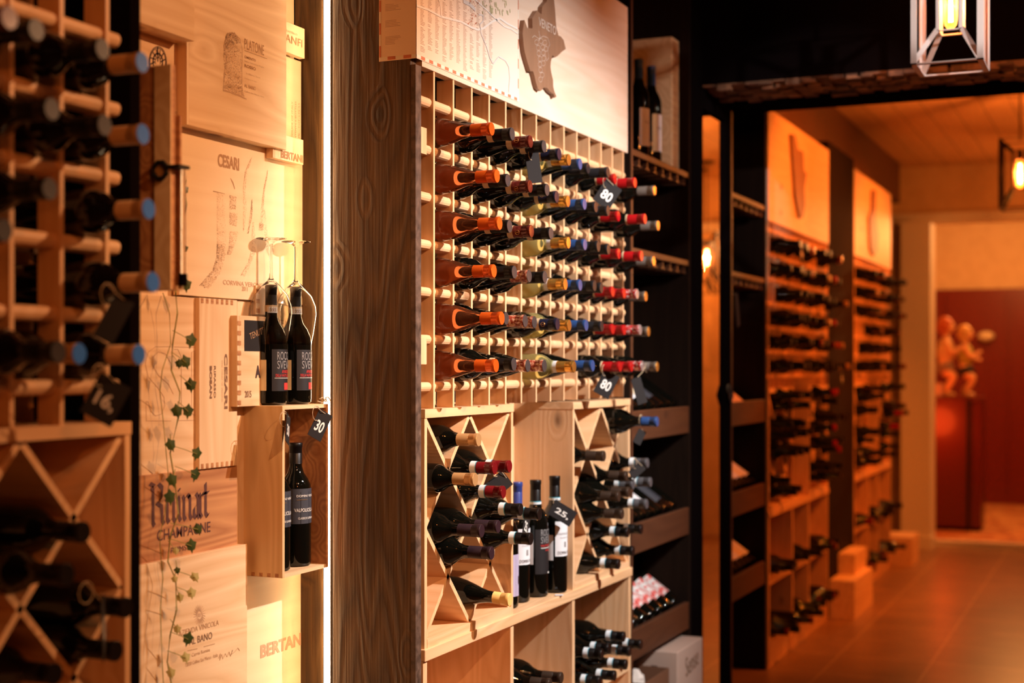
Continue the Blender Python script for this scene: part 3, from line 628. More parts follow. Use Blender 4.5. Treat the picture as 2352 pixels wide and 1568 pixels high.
# crate with round emblem
xe = -1.915; me_ = MB(); c0 = (362, 138)
for rr_ in (20, 18, 11, 6): stroke(xe, [(c0[0] + rr_ * math.cos(k * PI / 12), c0[1] + 4 - rr_ * 1.75 * math.sin(k * PI / 12)) for k in range(-2, 15)], .0009 if rr_ != 11 else .0018, mb=me_)
for k in range(7):
    a = k * PI / 6; stroke(xe, [(c0[0] + 7 * math.cos(a), c0[1] + 4 - 12 * math.sin(a)), (c0[0] + 17 * math.cos(a + .2), c0[1] + 4 - 29 * math.sin(a + .2))], .0013, mb=me_)
stroke(xe, [(362, 142), (362, 108)], .0016, mb=me_)
crate('small crate lid with a round dark emblem, behind the tall narrow case', xe, 300, 427, (322, 30), (427, 290), 'crate_pine', texts=[('mb', 'round_emblem', me_, 'ink_dark'), ('h', 'M.A. - ITALIA', 385, 258, 419, .0065, 'ink_brown')])
# right column
crate('narrow bright crate end reading BANFI, beside the brown post, uppermost', -1.905, 640, 700, (655, 48), (700, 135), 'crate_plain', texts=[('h', 'CASTELLO', 657, 72, 683, .0045, 'ink_faint'), ('h', 'BANFI', 646, 91, 694, .019, 'ink_tan')])
crate('tall strip crate with vertical small print, below the BANFI crate', -1.922, 640, 692, (655, 128), (655, 330), 'crate_plain', texts=[
    ('v', 'PRODUCE OF ITALY', 672, 330, .105, .006, 'ink_tan', 0, PI / 2), ('v', 'CONTENTS 6 BOTTLES', 680, 334, .110, .006, 'ink_tan', 0, PI / 2), ('v', '750 ML - TOT. LTS 4,5', 688, 336, .108, .006, 'ink_tan', 0, PI / 2)])
crate('crate end reading BERTANI, just below the PLATONE box', -1.900, 627, 697, (640, 306), (627, 362), 'crate_plain', depth=.02, texts=[('h', 'BERTANI', 645, 362, 695, .019, 'ink_tan', .03)])
# lower left: outlined letters S I
xs = -1.925; ms = MB()
So = [(400, 700), (390, 795), (352, 797), (336, 825), (334, 870)]
def spx(pts): return [(320 + a / 3.015, 520 + b / 3.015) for a, b in pts]
stroke(xs, spx([(220, 832), (110, 832), (60, 870), (40, 950), (60, 1040), (130, 1120), (170, 1180), (175, 1240), (150, 1300), (110, 1310), (80, 1280), (60, 1215), (45, 1210), (48, 1345), (220, 1345)]), .0006, mb=ms)
stroke(xs, spx([(218, 950), (180, 880), (130, 868), (95, 900), (90, 960), (130, 1030), (200, 1090), (235, 1160)]), .0006, mb=ms)
stroke(xs, spx([(240, 833), (395, 838), (395, 855), (362, 870), (362, 1290), (400, 1330), (405, 1340), (265, 1343), (262, 1330), (290, 1300), (290, 900), (265, 850), (240, 850)]), .0006, mb=ms)
crate('pale crate lid with two large outlined letters behind the hanging ivy', xs, 300, 460, (326, 675), (326, 1092), 'crate_pine', texts=[('mb', 'outlined_letters', ms, 'ink_faint'),
    ('v', 'VALPOLICELLA RIPASSO', 470 - 18, 828, .10, .004, 'ink_faint'), ('v', 'DENOMINAZIONE DI ORIGINE CONTROLLATA', 464 - 19, 806, .145, .003, 'ink_faint'), ('v', 'SUPERIORE', 447, 860, .045, .003, 'ink_faint')])
crate('upright crate reading CESARI, RIPASSO and BOSAN sideways', -1.912, 458, 545, (458, 683), (458, 1078), 'crate_up', dove='tb', texts=[
    ('v', 'CESARI', 515, 812, .127, .0125, 'ink_brown', .03), ('v', 'FINE WINES OF VERONA', 509, 828, .095, .003, 'ink_tan'), ('v', 'RIPASSO', 491, 840, .073, .007, 'ink_brown', .02), ('v', 'BOSAN', 481, 840, .074, .009, 'ink_brown', .05)])
# TENUTE crate
xt = -1.893
mt_ = MB(); ya, za = PX(561, 806, xt); yb, zb = PX(625, 738, xt); mt_.box(xt, xt + .0006, ya, yb, za, zb)
mA = MB(); 
t_, y0_, y1_, z0_, z1_ = crate('crate with a dark square label, behind the two bottles under glasses', xt, 545, 640, (546, 724), (545, 934), 'crate_pine', depth=.03, dove='l', texts=[
    ('mb', 'dark_label', mt_, 'tag_card'), ('h', '2015', 562, 913, 577, .016, 'ink_brown', .02), ('h', 'A', 586, 868, 598, .030, 'ink_dark', .05)])
mb = MB(); y_, z_ = PX(574, 780, xt); text_x(mb, 'TENUTE', xt + .0012, y_, z_, .062, .015, 0, 0, .28); mb.build('lettering', 'ink_tan', t_)
crate('crate end with finger joints just above the left wine bottle', -1.915, 588, 640, (590, 655), (590, 722), 'crate_plain', dove='l')
# Ruinart in blackletter
xr = -1.918; mr = MB(); W_ = (.0046, .0034)
def BL(o, strokes, s=1.0):
    for st in strokes: nib(mr, [(o + a, b) for a, b in st], W_, xr + .0007, yr, zr, (1, 1))
yr, zr = PX(345, 1207, xr)
hh = .052; 
BL(.004, [[(0, .082), (.005, .074), (.005, .006), (.010, -.002)], [(.008, .078), (.024, .087), (.036, .078), (.033, .054), (.016, .046)], [(.018, .046), (.034, .038), (.036, .008), (.043, -.001)], [(-.006, .090), (.010, .083)]])
for o in (.056, .078, .098, .115, .137):   # stems of u, i, n
    BL(o, [[(-.003, .054), (.002, .047), (.002, .008), (.008, .000)]])
BL(.058, [[(.006, .002), (.020, .010)]]); BL(.098, [[(.001, .070), (.003, .067)]]); BL(.117, [[(0, .044), (.012, .056), (.021, .049)]])
BL(.151, [[(.0, .048), (.010, .056), (.017, .048), (.017, .008), (.023, .000)], [(.016, .032), (.003, .024), (.003, .008), (.011, .001), (.016, .007)]])
BL(.175, [[(-.002, .054), (.002, .047), (.002, .008), (.008, .000)], [(.002, .044), (.011, .055), (.016, .050)]])
BL(.194, [[(.002, .076), (.003, .066), (.003, .008), (.010, .000), (.014, .006)], [(-.005, .053), (.015, .055)]])
crate('reddish grained crate with a large blackletter name and CHAMPAGNE', xr, 300, 545, (328, 1092), (328, 1302), 'crate_red', texts=[('mb', 'blackletter_name', mr, 'ink_purple'), ('h', 'CHAMPAGNE', 360, 1243, 483, .024, 'ink_purple', .01), ('h', 'REIMS', 392, 1270, 428, .012, 'ink_purple')])
# Al Bano
xa = -1.905; ma = MB(); cx, cy = 458, 1412
for k in range(22):
    a = 2 * PI * k / 22; stroke(xa, [(cx + 5 * math.cos(a), cy + 9 * math.sin(a)), (cx + 14 * math.cos(a + .1), cy + 25 * math.sin(a + .1))], [.0012, .0003], mb=ma)
stroke(xa, [(cx - 3, cy), (cx + 3, cy)], .004, mb=ma)
mc = stroke(xa, [(430, 1494), (453, 1489)], .0007); stroke(xa, [(467, 1485), (493, 1478)], .0007, mb=mc)
sg = spx([(0, 0)]); mg = stroke(xa, [(501, 1512), (506, 1500), (504, 1516), (509, 1502), (511, 1513), (517, 1500), (521, 1508), (526, 1496), (529, 1507), (534, 1492), (530, 1503), (538, 1497), (546, 1487), (550, 1494)], .0006)
crate('lowest left crate lid with a sunburst emblem, reading AL BANO', xa, 300, 568, (328, 1297), .62, 'crate_pine', th=.03, texts=[('mb', 'sunburst_emblem', ma, 'ink_faint'), ('mb', 'printed_rule', mc, 'ink_tan'), ('mb', 'signature', mg, 'ink_tan'),
    ('h', 'AZIENDA VINICOLA', 410, 1461, 502, .012, 'ink_tan'), ('h', 'AL BANO', 434, 1482, 487, .016, 'ink_brown', .01), ('h', 'Carrisi Romina', 440, 1508, 482, .008, 'ink_tan'), ('h', '72020 Cellino San Marco - Italia', 425, 1531, 500, .008, 'ink_tan')])
crate('brightest low crate reading BERTANI beside the light strip', -1.926, 567, 724, (600, 1250), .62, 'crate_plain', texts=[('h', 'BERTANI', 598, 1512, 697, .032, 'ink_faint', .04)])
crate('pale crate behind the two-bottle box, showing a round pine knot', -1.930, 545, 697, (560, 690), (560, 1250), 'crate_up', texts=[('h', 'VENE', 622, 750, 690, .018, 'ink_faint')])

# tall narrow case with clasp, left
nc = thing('tall_narrow_wine_case', 'tall narrow upright wine case with a dark metal clasp, left of the crate wall', 'wine case', (-1.77, 2.17, 1.56))
y0 = 2.150
zt, zb_ = PXY(390, 148, y0)[1], PXY(390, 665, y0)[1]
MB().box(-1.944, -1.622, y0, y0 + .009, zb_, zt).build('side_board', 'crate_red', nc, bevel=.001)
MB().box(-1.660, -1.622, y0 - .004, y0, zb_, zt).build('front_rail', 'crate_pine', nc, bevel=.001)
MB().box(-1.944, -1.618, y0 + .009, y0 + .028, zb_, zb_ + .008).build('bottom_board', 'crate_pine', nc)
MB().box(-1.944, -1.64, y0 + .009, y0 + .030, zt - .10, zt - .092).build('top_board', 'crate_pine', nc)
MB().box(-1.944, -1.624, y0 + .026, y0 + .031, zb_, zt - .09).build('far_board', 'crate_red', nc)
zc = PXY(375, 392, y0)[1]; ck = MB()
ck.tube([(-1.642 + .016 * math.cos(k * PI / 4 + PI / 8), y0 - .009, zc + .016 * math.sin(k * PI / 4 + PI / 8)) for k in range(8)], .0042, 6, closed=True); ck.box(-1.63, -1.600, y0 - .008, y0 + .024, zc + .003, zc + .009)
ck.build('metal_clasp', 'iron', nc)
gt = thing('glass_tube', 'thin clear glass tube with a black foot inside the narrow case', 'glass tube', (-1.612, 2.169, zb_ + .008))
MB().lathe([(.0055, .02), (.0055, .20), (.003, .22), (0, .222)], 12, (-1.612, 2.169, zb_ + .008)).build('tube', 'clear_glass', gt, smooth=True); MB().lathe([(0, 0), (.008, 0), (.008, .022), (0, .022)], 12, (-1.612, 2.169, zb_ + .008)).build('foot', 'black_frame', gt)

# two-bottle wooden box as a little shelf
bx = thing('two_bottle_box', 'open pine box on the crate wall holding two blue-labelled bottles', 'wine box', (-1.87, 2.935, 1.0))
YB = 2.832; xf_ = -1.822; zt = PXY(650, 932, YB)[1]; zb_ = PXY(650, 1328, YB)[1]; ye = 3.038
MB().box(-1.944, xf_, YB, YB + .010, zb_, zt).build('side_panel', 'warm_pine', bx, bevel=.0012)
MB().box(-1.944, xf_, ye - .010, ye, zb_, zt).build('side_panel', 'crate_red', bx)
MB().box(-1.944, xf_ - .0005, YB + .010, ye - .010, zt - .009, zt).build('top_board', 'crate_pine', bx); MB().box(-1.944, xf_ - .0005, YB + .010, ye - .010, zb_, zb_ + .009).build('bottom_board', 'crate_pine', bx)
MB().box(-1.944, -1.938, YB + .010, ye - .010, zb_ + .009, zt - .009).build('back_panel', 'crate_red', bx)
mb = MB()
for i in range(5): mb.box(-1.93 + i * .022, -1.921 + i * .022, YB - .0006, YB, zb_ + .001, zb_ + .010)
mb.build('joint_pattern', 'crate_red', bx)
def custom_label(o, R, items):
    """extra printed parts on one bottle: ('patch',a0,a1,z0,z1,mat) or ('text',str,a0,z,width,height,mat)"""
    last = o
    for it in items:
        mb = MB()
        if it[0] == 'patch':
            tiny = (it[4] - it[3]) < .03; arc_patch(mb, R + (.0010 if tiny else .0005), it[1], it[2], it[3], it[4]); q = mb.build('label_print' if tiny else 'label', it[5], last if tiny else o, smooth=True)
            if not tiny and last is o: last = q
        else: text_wrap(mb, it[1], R + .0011, it[2], it[3], it[4], it[5]); mb.build('lettering', it[6], last)
DOM = [('patch', -1.55, 1.2, .105, .190, 'label_slate'), ('text', 'DOMINI VENETI', -.95, .170, .060, .0055, 'ink_white'), ('text', 'VALPOLICELLA', -1.1, .134, .060, .0085, 'ink_white'), ('text', 'CLASSICO SUPERIORE', -.85, .116, .052, .005, 'ink_white'), ('patch', -.95, -.2, .163, .1638, 'gold_ink')]
for i, yy in enumerate((2.885, 2.978)):
    _proto.pop(('plain', False), None)
    o = stand('plain', -1.878, yy, zb_ + .009, ('left' if i == 0 else 'right') + ' bottle with dark blue label standing inside the two-bottle box', 'bottles in the two-bottle box', h=.300)
    custom_label(o, .0378, DOM); _proto.pop(('plain', False), None)
ROCCA = [('patch', -.95, 1.3, .035, .138, 'label_black'), ('text', 'ROCCA', -.62, .112, .055, .020, 'ink_grey'), ('text', 'SVEVA', -.62, .090, .055, .020, 'ink_grey'), ('text', 'AMARONE', -.30, .079, .034, .008, 'ink_red'), ('text', 'DELLA VALPOLICELLA', -.72, .070, .060, .007, 'ink_red'), ('patch', -.78, .9, .0665, .0675, 'ink_white'),
         ('patch', -2.05, -1.28, .036, .112, 'label_cream'), ('patch', -.1, .35, .038, .055, 'ink_red')]
for i, (px, yy) in enumerate(((632, 2.885), (690, 2.985))):
    _proto.pop(('black', False), None)
    o = stand('black', -1.888 if i == 0 else -1.882, yy, zt + .0005, ('left' if i == 0 else 'right') + ' red wine bottle standing on the pine box under an upturned glass', 'bottles under upturned glasses', h=.285)
    o.scale = (.88, .88, .96); custom_label(o, .044, ROCCA); _proto.pop(('black', False), None)
    mb = MB(); arc_patch(mb, .0174, -1.6, 1.5, .229, .244); mb.build('neck_seal', 'strip_white', o); 
    mb = MB(); text_wrap(mb, 'DOCG', .0179, -1.15, .232, .018, .008); mb.build('lettering', 'ink_dark', o)
    g = thing('wine_glass', ('left' if i == 0 else 'right') + ' large wine glass turned upside down over a bottle', 'wine glass', (o.location.x, yy, zt + .13), 'upturned wine glasses')
    gx = o.location.x; z0 = zt + .134   # rim; bowl opens downwards over the neck
    oi = [(.0365, 0), (.044, .04), (.0505, .085), (.049, .105), (.040, .130), (.024, .150), (.010, .163), (.0045, .172)]
    prof = oi + [(.0038, .20), (.0036, .24), (.0042, .252), (.012, .2585), (.036, .263), (.0365, .2645), (0, .2660)]
    inner = [(.0352, 0), (.0428, .04), (.0492, .085), (.0477, .104), (.0388, .128), (.023, .1475), (.009, .159), (0, .163)]
    m_ = MB().lathe([(0, .163)] + inner[::-1][1:] + prof, 40, (gx, yy, z0)); bowl = m_.build('glass', 'clear_glass', g, smooth=True)
tag_at(735, 976, -1.795, 'grey price tag reading 30 hanging beside the light strip', '30', .040, .070, .5, -.5, .045)
tag_at(661, 985, -1.80, 'edge-on price tag hanging at the front of the two-bottle box', '30', .05, .066, .3, .40, .04)
kn = thing('twine_knot', 'frayed tan twine knot beside the right upturned-glass bottle', 'twine', (-1.822, 3.02, zt))
m_ = MB()
for k in range(7): m_.tube([(-1.825 + rnd.uniform(-.006, .006), 2.995 + k * .007, zt + .006 + rnd.uniform(0, .012)) , (-1.822, 3.005 + k * .006, zt + rnd.uniform(.004, .022)), (-1.82, 3.012 + k * .006, zt + rnd.uniform(.002, .012))], .0013, 5)
m_.build('strands', 'twine', kn)

# ---- ivy
iv = thing('hanging_ivy', 'thin trailing ivy vine with dark green leaves hanging before the crates', 'ivy', (-1.86, 2.40, .9))
XI = -1.855
stem_px = [(416, 380), (418, 470), (420, 560), (416, 640), (398, 672), (399, 720), (404, 790), (400, 850), (404, 900), (405, 960), (401, 1040), (404, 1110), (399, 1180), (392, 1230), (396, 1290), (400, 1330), (396, 1400), (397, 1460), (392, 1520), (391, 1600)]
sp = []
for k, (a, b) in enumerate(stem_px): y, z = PX(a, b, XI); sp.append((XI + .012 * math.sin(k * 1.7), y, z))
MB().tube(sp, .0016, 6).build('stem', 'ivy_stem', iv, smooth=True)
s2 = [(XI - .02 + .01 * math.sin(k), PX(a - 6 + 7 * math.sin(k * 1.3), b, XI)[0], PX(a, b, XI)[1]) for k, (a, b) in enumerate(stem_px[4:])]
MB().tube(s2, .0010, 6).build('stem', 'ivy_stem', iv, smooth=True)
leaf_o = [(0, -1), (.35, -.55), (.85, -.35), (.62, .10), (.50, .45), (.15, .55), (0, .95), (-.2, .5), (-.6, .4), (-.62, .05), (-.85, -.4), (-.3, -.6)]
for px, py, s, rot, yaw, pale in [(417, 437, 13, .2, .9, 0), (416, 572, 12, 0, 1.1, 0), (420, 655, 18, .1, .8, 0), (432, 783, 19, -.2, .5, 0), (420, 832, 18, .3, .6, 0), (404, 836, 12, 0, .9, 0), (431, 885, 18, .1, .9, 0), (400, 945, 18, .2, .7, 0), (425, 945, 18, -.1, .6, 0),
        (386, 1022, 17, .4, .5, 0), (445, 1042, 17, -.3, .5, 0), (442, 1090, 18, -.3, .3, 0), (389, 1103, 18, .3, .5, 0), (384, 1142, 19, .1, .4, 0), (448, 1215, 15, .3, .7, 0), (433, 1253, 18, .1, .5, 0), (397, 1265, 10, 0, .9, 1), (400, 1310, 10, .2, .9, 0), (394, 1330, 10, .2, 1.0, 1),
        (441, 1325, 14, .5, .9, 1), (433, 1362, 15, .1, .8, 1), (406, 1372, 12, .1, 1.0, 1), (400, 1445, 12, 0, 1.0, 1), (425, 1467, 18, -.3, .5, 0), (420, 1510, 15, .2, .7, 1), (386, 1545, 14, .2, .9, 1)]:
    y, z = PX(px, py, XI); L = s / F * 3.15 * 1.05; vs = [(0, 0, 0)] + [(-.18 * L * (abs(a) + .4 * b * b), a * L * .85, -b * L) for a, b in leaf_o]
    n = len(leaf_o); mb = MB().add(vs, [(0, i + 1, (i + 1) % n + 1) for i in range(n)])
    mb.xf(Matrix.Translation((XI + .008, y, z)) @ Matrix.Rotation(-yaw, 4, 'Z') @ Matrix.Rotation(rot, 4, 'X')); o = mb.build('leaf', 'ivy_pale' if pale else 'ivy_leaf', iv)
    sm = o.modifiers.new('t', 'SOLIDIFY'); sm.thickness = .0006
    k = min(range(len(sp)), key=lambda q: abs(sp[q][2] - z)); MB().tube([(XI + .008, y, z), ((XI + .008 + sp[k][0]) / 2, (y + sp[k][1]) / 2, z + .012), (sp[k][0], sp[k][1], z + .022)], .0008, 5).build('leaf_stalk', 'ivy_stem', iv)

# ================================================================== the large central bay
R0 = 3.179
wine_grid(R0, 13, 'large central pine wine rack full of colourful capsules', 'wine racks', blocks=True, last_slat=.035)
G = 'bottles in the large central rack'
P13 = ['orange', 'black', 'oxblood', 'black', 'navy', 'gold', 'blue', 'charcoal', 'charcoal', 'red', 'red', 'redfloral', 'taupe']
ROWS = [
 (287, [1130, 1177, 1219, 1250, 1285, 1307, 1333, 1351, 1397, 1413, 1459, None, 1504], {11: 'taupe'}),
 (392, [1142, 1167, 1218, 1257, 1279, 1305, 1343, 1369, 1397, 1421, 1482, None, 1512], {}),
 (505, [1148, 1171, 1221, 1266, None, 1306, 1344, 1375, 1398, 1422, 1474, None, 1502], {}),
 (616, [1135, 1182, 1216, 1252, None, 1299, 1333, 1366, 1382, 1404, 1431, 1464, 1475], {2: 'floral'}),
 (723, [1153, 1163, 1207, 1228, 1281, 1308, 1347, None, 1383, 1398, 1425, 1471, 1490], {2: 'floral', 3: 'floral'}),
 (834, [1140, 1181, 1213, 1251, None, 1319, 1362, None, None, 1425, 1451, 1476, 1510], {2: 'floral', 3: 'floral'})]
for j, (py, tips, over) in enumerate(ROWS):
    for c, px in enumerate(tips):
        if px is None: continue
        kind = over.get(c, P13[c]); y = R0 + UP * (c + .5); R = .0405 if SHAPES[KINDS[kind][0]] is SHAPES['burgundy'] else .044 if SHAPES[KINDS[kind][0]] is SHAPES['fat'] else .0378
        z = ROWZ[j + 1] + .0098 + R; xt_ = max(-1.50, min(-1.40, tip(px, y)))
        lay(kind, y, z, xt_, LOOK[kind] + ', %s row, %s from left, central rack' % (ORD[j], NUM[c]), G, roll=rnd.uniform(0, 6))
tag_at(1395, 447, -1.50, 'black price tag reading 80 high on the central rack', '80', .062, .080, .6, -.9)
tag_at(1393, 882, -1.52, 'grey price tag reading 80 at the bottom of the central rack', '80', .056, .080, .5, -.9, lift=.06)
tag_at(1226, 386, -1.50, 'black blank price tag high among the central rack bottles', None, .042, .082, -.15, -.7)
tag_at(1468, 897, -1.50, 'black price tag at the right end, beside the sloping bottles, central rack', None, .036, .090, -.3, -.8, hook=(-1.497, 4.565, 1.462))

hb = thing('header_board', 'pale pine header board above the central rack', 'board', (-1.61, 3.87, 2.186), 'header boards over the racks')
MB().box(-1.625, -1.598, 3.110, 4.662, 2.1865, 2.69).build('panel', 'pale_board', hb, bevel=.001)
xb = -1.598
# map poster folded round the corner of the post
po = thing('map_poster', 'large printed map poster wrapped around the post corner above the rack', 'poster', (-1.6, 3.3, 2.2))
yE = PX(1190, 230, xb)[0]; zB = 2.200; zT = 2.70
MB().box(xb + .0004, xb + .0014, PY0 - .0018, yE, zB, zT).box(-1.700, xb + .0014, PY0 - .0018, PY0 - .0008, zB, zT).build('paper_sheet', 'paper', po)
xq = xb + .0019
mb = MB(); mw = MB(); k = 0; y = PY0
while y < yE - .002:
    (mb if k % 2 else mw).box(xq - .0004, xq, y, min(y + .022, yE), zB + .002, zB + .010); y += .022; k += 1
z = zB + .010; k = 0
while z < zT:
    (mb if k % 2 else mw).box(xq - .0004, xq, yE - .0045, yE, z, z + .028); z += .028; k += 1
yq = PY0 - .0023; x = -1.698; k = 0
while x < xb:
    (mb if k % 2 else mw).box(x, min(x + .022, xb), yq, yq + .0004, zB + .002, zB + .010); x += .022; k += 1
z = zB + .010; k = 0
while z < zT:
    (mb if k % 2 == 0 else mw).box(-1.699, -1.6945, yq, yq + .0004, z, z + .028); z += .028; k += 1
mb.build('border_pattern', 'border_red', po); mw.build('border_pattern', 'border_white', po)
mb = MB(); r2 = random.Random(5)
for c in range(11):
    y = PY0 + .020 + c * .0405; z = zB + .022 + (.012 if c % 3 else 0)
    while z < zT:
        if r2.random() < .93: mb.box(xq - .0003, xq, y, y + .024 * r2.uniform(.45, 1.0), z, z + .0013)
        z += .0036
z = zB + .022
while z < zT:
    if int((z - zB) / .02) % 2 == 0: mb.box(-1.682, -1.682 + .045 * r2.uniform(.5, 1), yq, yq + .0003, z, z + .0011)
    z += .0036
mb.build('printed_columns', 'print_grey', po)
def zl(pts): return [(880 + a / 3.92, b / 3.92) for a, b in pts]
mb = stroke(xq, zl([(300, 50), (400, 85), (520, 150), (700, 195), (790, 245), (850, 268), (900, 255), (980, 195), (1050, 165), (1120, 215), (1210, 260)]), .0028)
stroke(xq, zl([(820, -10), (930, 90), (1020, 180), (1090, 240), (1150, 260), (1210, 305)]), .0018, mb=mb); stroke(xq, zl([(500, 0), (515, 60), (520, 150)]), .001, mb=mb); mb.build('printed_road', 'road', po)
mb = stroke(xq, zl([(720, 10), (780, 40), (830, 90)]), .005); stroke(xq, zl([(860, 130), (900, 140), (900, 190), (870, 220), (880, 300), (930, 420), (960, 520), (990, 575), (1040, 510), (1100, 545), (1130, 600), (1140, 700), (1130, 830)]), .0016, mb=mb)
mb.build('printed_river', 'river', po)
mb = MB()
for a in range(26):
    u = r2.uniform(880, 1140); v = r2.uniform(-40, 110); stroke(xq, zl([(u, v), (u + 6, v + 45 * r2.random() + 10)]), .0018, mb=mb)
mb.build('printed_hills', 'map_green', po)
mb = MB()
for a in range(40):
    u = r2.uniform(770, 860); v = r2.uniform(0, 220); stroke(xq, zl([(u, v), (u + r2.uniform(-14, 14), v + r2.uniform(-14, 14))]), .0008, mb=mb)
mb.build('printed_streets', 'border_red', po)
def plaque(label, x, pts, th, y_off=0, parts=True):
    P = [PX(a, b, x) for a, b in pts]; P = P[::-1] if sum((P[i][0] * P[(i + 1) % len(P)][1] - P[(i + 1) % len(P)][0] * P[i][1]) for i in range(len(P))) < 0 else P
    cy = sum(p[0] for p in P) / len(P); cz = min(p[1] for p in P)
    t = thing('region_plaque', label, 'wall plaque', (x - th, cy, cz), 'carved region plaques'); MB().prism(P, x - th, x, 'X').build('carved_board', 'brown_plaque', t); return t
vx = xb + .014
vp = plaque('carved brown board shaped like a region, engraved VENETO and a grape bunch', vx, zl([(1480, -60), (1520, -60), (1540, 0), (1550, 110), (1560, 250), (1580, 320), (1600, 328), (1625, 360), (1645, 440), (1605, 470), (1570, 505), (1545, 518), (1525, 492), (1510, 560), (1507, 600), (1512, 640), (1530, 720), (1532, 780), (1545, 830), (1562, 868), (1545, 880), (1535, 848), (1500, 822), (1480, 792), (1450, 785), (1420, 818), (1392, 795), (1375, 740), (1365, 690), (1350, 642), (1325, 640), (1300, 560), (1275, 470), (1265, 400), (1255, 300), (1272, 180), (1300, 252), (1345, 255), (1342, 165), (1385, 95), (1425, 128), (1432, 60), (1475, 10)]), .0135)
mb = MB(); yv, zv = PX(*zl([(1400, 232)])[0], vx); text_x(mb, 'VENETO', vx + .0007, yv, zv, PX(*zl([(1555, 300)])[0], vx)[0] - yv, .026, 0, 0); mb.build('lettering', 'etch', vp)
mb = MB()
for a, b in [(1380, 380), (1420, 370), (1455, 385), (1395, 430), (1435, 425), (1465, 440), (1400, 480), (1440, 475), (1410, 530), (1445, 525), (1410, 580), (1440, 570), (1415, 630), (1430, 675), (1415, 715)]:
    stroke(vx, zl([(a + 18 * math.cos(k * PI / 4), b + 24 * math.sin(k * PI / 4)) for k in range(8)]), .0005, True, mb)
stroke(vx, zl([(1400, 280), (1410, 330), (1400, 370)]), .001, mb=mb); stroke(vx, zl([(1340, 340), (1360, 320), (1400, 350), (1440, 325), (1480, 340), (1500, 400), (1480, 440), (1490, 520), (1470, 550), (1455, 480)]), .0006, mb=mb); mb.build('engraved_grapes', 'etch', vp)

# lattice boxes, standing bottles, bench
_b1 = lattice_box(3.126, 3.674, .752, 1.344, 'left lattice wine box under the central rack'); _b2 = lattice_box(4.140, 4.690, .752, 1.338, 'right lattice wine box under the central rack')
MB().box(-1.815, -1.80, 3.674, 4.14, .752, 1.345).build('back_panel', 'pine_Z', None)
e = bpy.data.objects['back_panel'] if False else [o for o in COL.objects if o.name.startswith('back_panel')][-1]; e.name = 'niche_back_board'; tag(e, 'pine back board behind the standing bottles of the open niche', 'board')
bench(3.118, 4.70, [3.655, 4.135], 'low pine bench under the central rack', 'storage benches')
G = 'bottles in the left lattice box'
def pxb(kind, px, py, y, label, group, tilt=0.0, low=False): return lay(kind, y, tz(px, py, y), tip(px, y), label, group, tilt=tilt, roll=rnd.uniform(0, 6), low=low)
for kind, px, py, y, n, tl in [('mattegold', 1100, 1010, 3.283, 'upper gold-capped bottle', 0), ('mattegold', 1092, 1101, 3.20, 'lower gold-capped bottle', 0), ('wax', 1137, 1075, 3.35, 'left one of the two upper wax-red bottles', 0),
        ('wax', 1171, 1071, 3.455, 'right one of the two upper wax-red bottles', 0), ('wax', 1157, 1130, 3.405, 'lower single wax-red bottle', 0), ('blackwhite', 1197, 1170, 3.49, 'left one of the two upper black-capped bottles', 0),
        ('blackwhite', 1240, 1180, 3.585, 'right one of the two upper black-capped bottles', 0), ('blackwhite', 1220, 1237, 3.535, 'lowest black-capped bottle', 0), ('purple', 1107, 1219, 3.225, 'left one of the two upper purple-capped bottles', 0),
        ('purple', 1145, 1209, 3.33, 'right one of the two upper purple-capped bottles', 0), ('purple', 1130, 1270, 3.28, 'lowest purple-capped bottle', 0), ('yellow', 1172, 1377, 3.415, 'yellow-capped bottle lying alone at the bottom', .07)]:
    pxb(kind, px, py, y, n + ' in the left lattice box', G, tl)
tag_at(1146, 1112, -1.58, 'black price tag behind the red-capped bottles of the left lattice box', None, .050, .062, .9, -.9)
tag_at(1208, 1208, -1.55, 'narrow grey price tag reading 25 left of the niche bottles', '25,', .05, .085, .45, .10)
G = 'bottles in the right lattice box'
n_ = {}
for kind, px, py, y, n in [('bluestring', 1510, 968, 4.525, 'big round blue-capped bottle highest'), ('bronze', 1388, 1047, 4.20, 'bronze-capped bottle farthest left'), ('grey', 1488, 1063, 4.62, 'topmost grey-capped bottle'), ('bronze', 1440, 1093, 4.395, 'second highest bronze-capped bottle'),
        ('grey', 1455, 1112, 4.475, 'leftmost grey-capped bottle'), ('grey', 1495, 1107, 4.60, 'rightmost grey-capped bottle'), ('bronze', 1422, 1140, 4.30, 'third highest bronze-capped bottle'), ('bronze', 1445, 1130, 4.385, 'bronze-capped bottle touching the leftmost grey one'),
        ('grey', 1486, 1157, 4.56, 'lowest grey-capped bottle'), ('bronze', 1430, 1180, 4.30, 'lowest bronze-capped bottle'), ('blackwhite', 1474, 1215, 4.60, 'upper right black-capped bottle'), ('blackwhite', 1443, 1222, 4.45, 'upper left black-capped bottle'),
        ('blackwhite', 1455, 1265, 4.47, 'middle black-capped bottle'), ('blackwhite', 1422, 1295, 4.345, 'lowest black-capped bottle')]:
    pxb(kind, px, py, y, n + ' in the right lattice box', G)
tag_at(1469, 1003, -1.505, 'black price tag hanging under the round blue-capped bottle', None, .03, .05, .5, -.8, hook=(-1.505, 4.525, 1.287))
tag_at(1463, 1080, -1.50, 'black price tag tucked between grey-capped bottles, right lattice box', None, .035, .055, .9, -.8, .04)
G = 'bottles standing in the niche'
def own(): 
    for k in (('plain', False),): _proto.pop(k, None)
def upright(px, pyb, x, h, label, items, cap='plain', rot=0):
    _proto.pop((cap, False), None); y = PX(px, 0, x)[0]; o = stand(cap, x, y, .7525, label, G, h=h, rot=rot); custom_label(o, .0378, items); _proto.pop((cap, False), None); return o
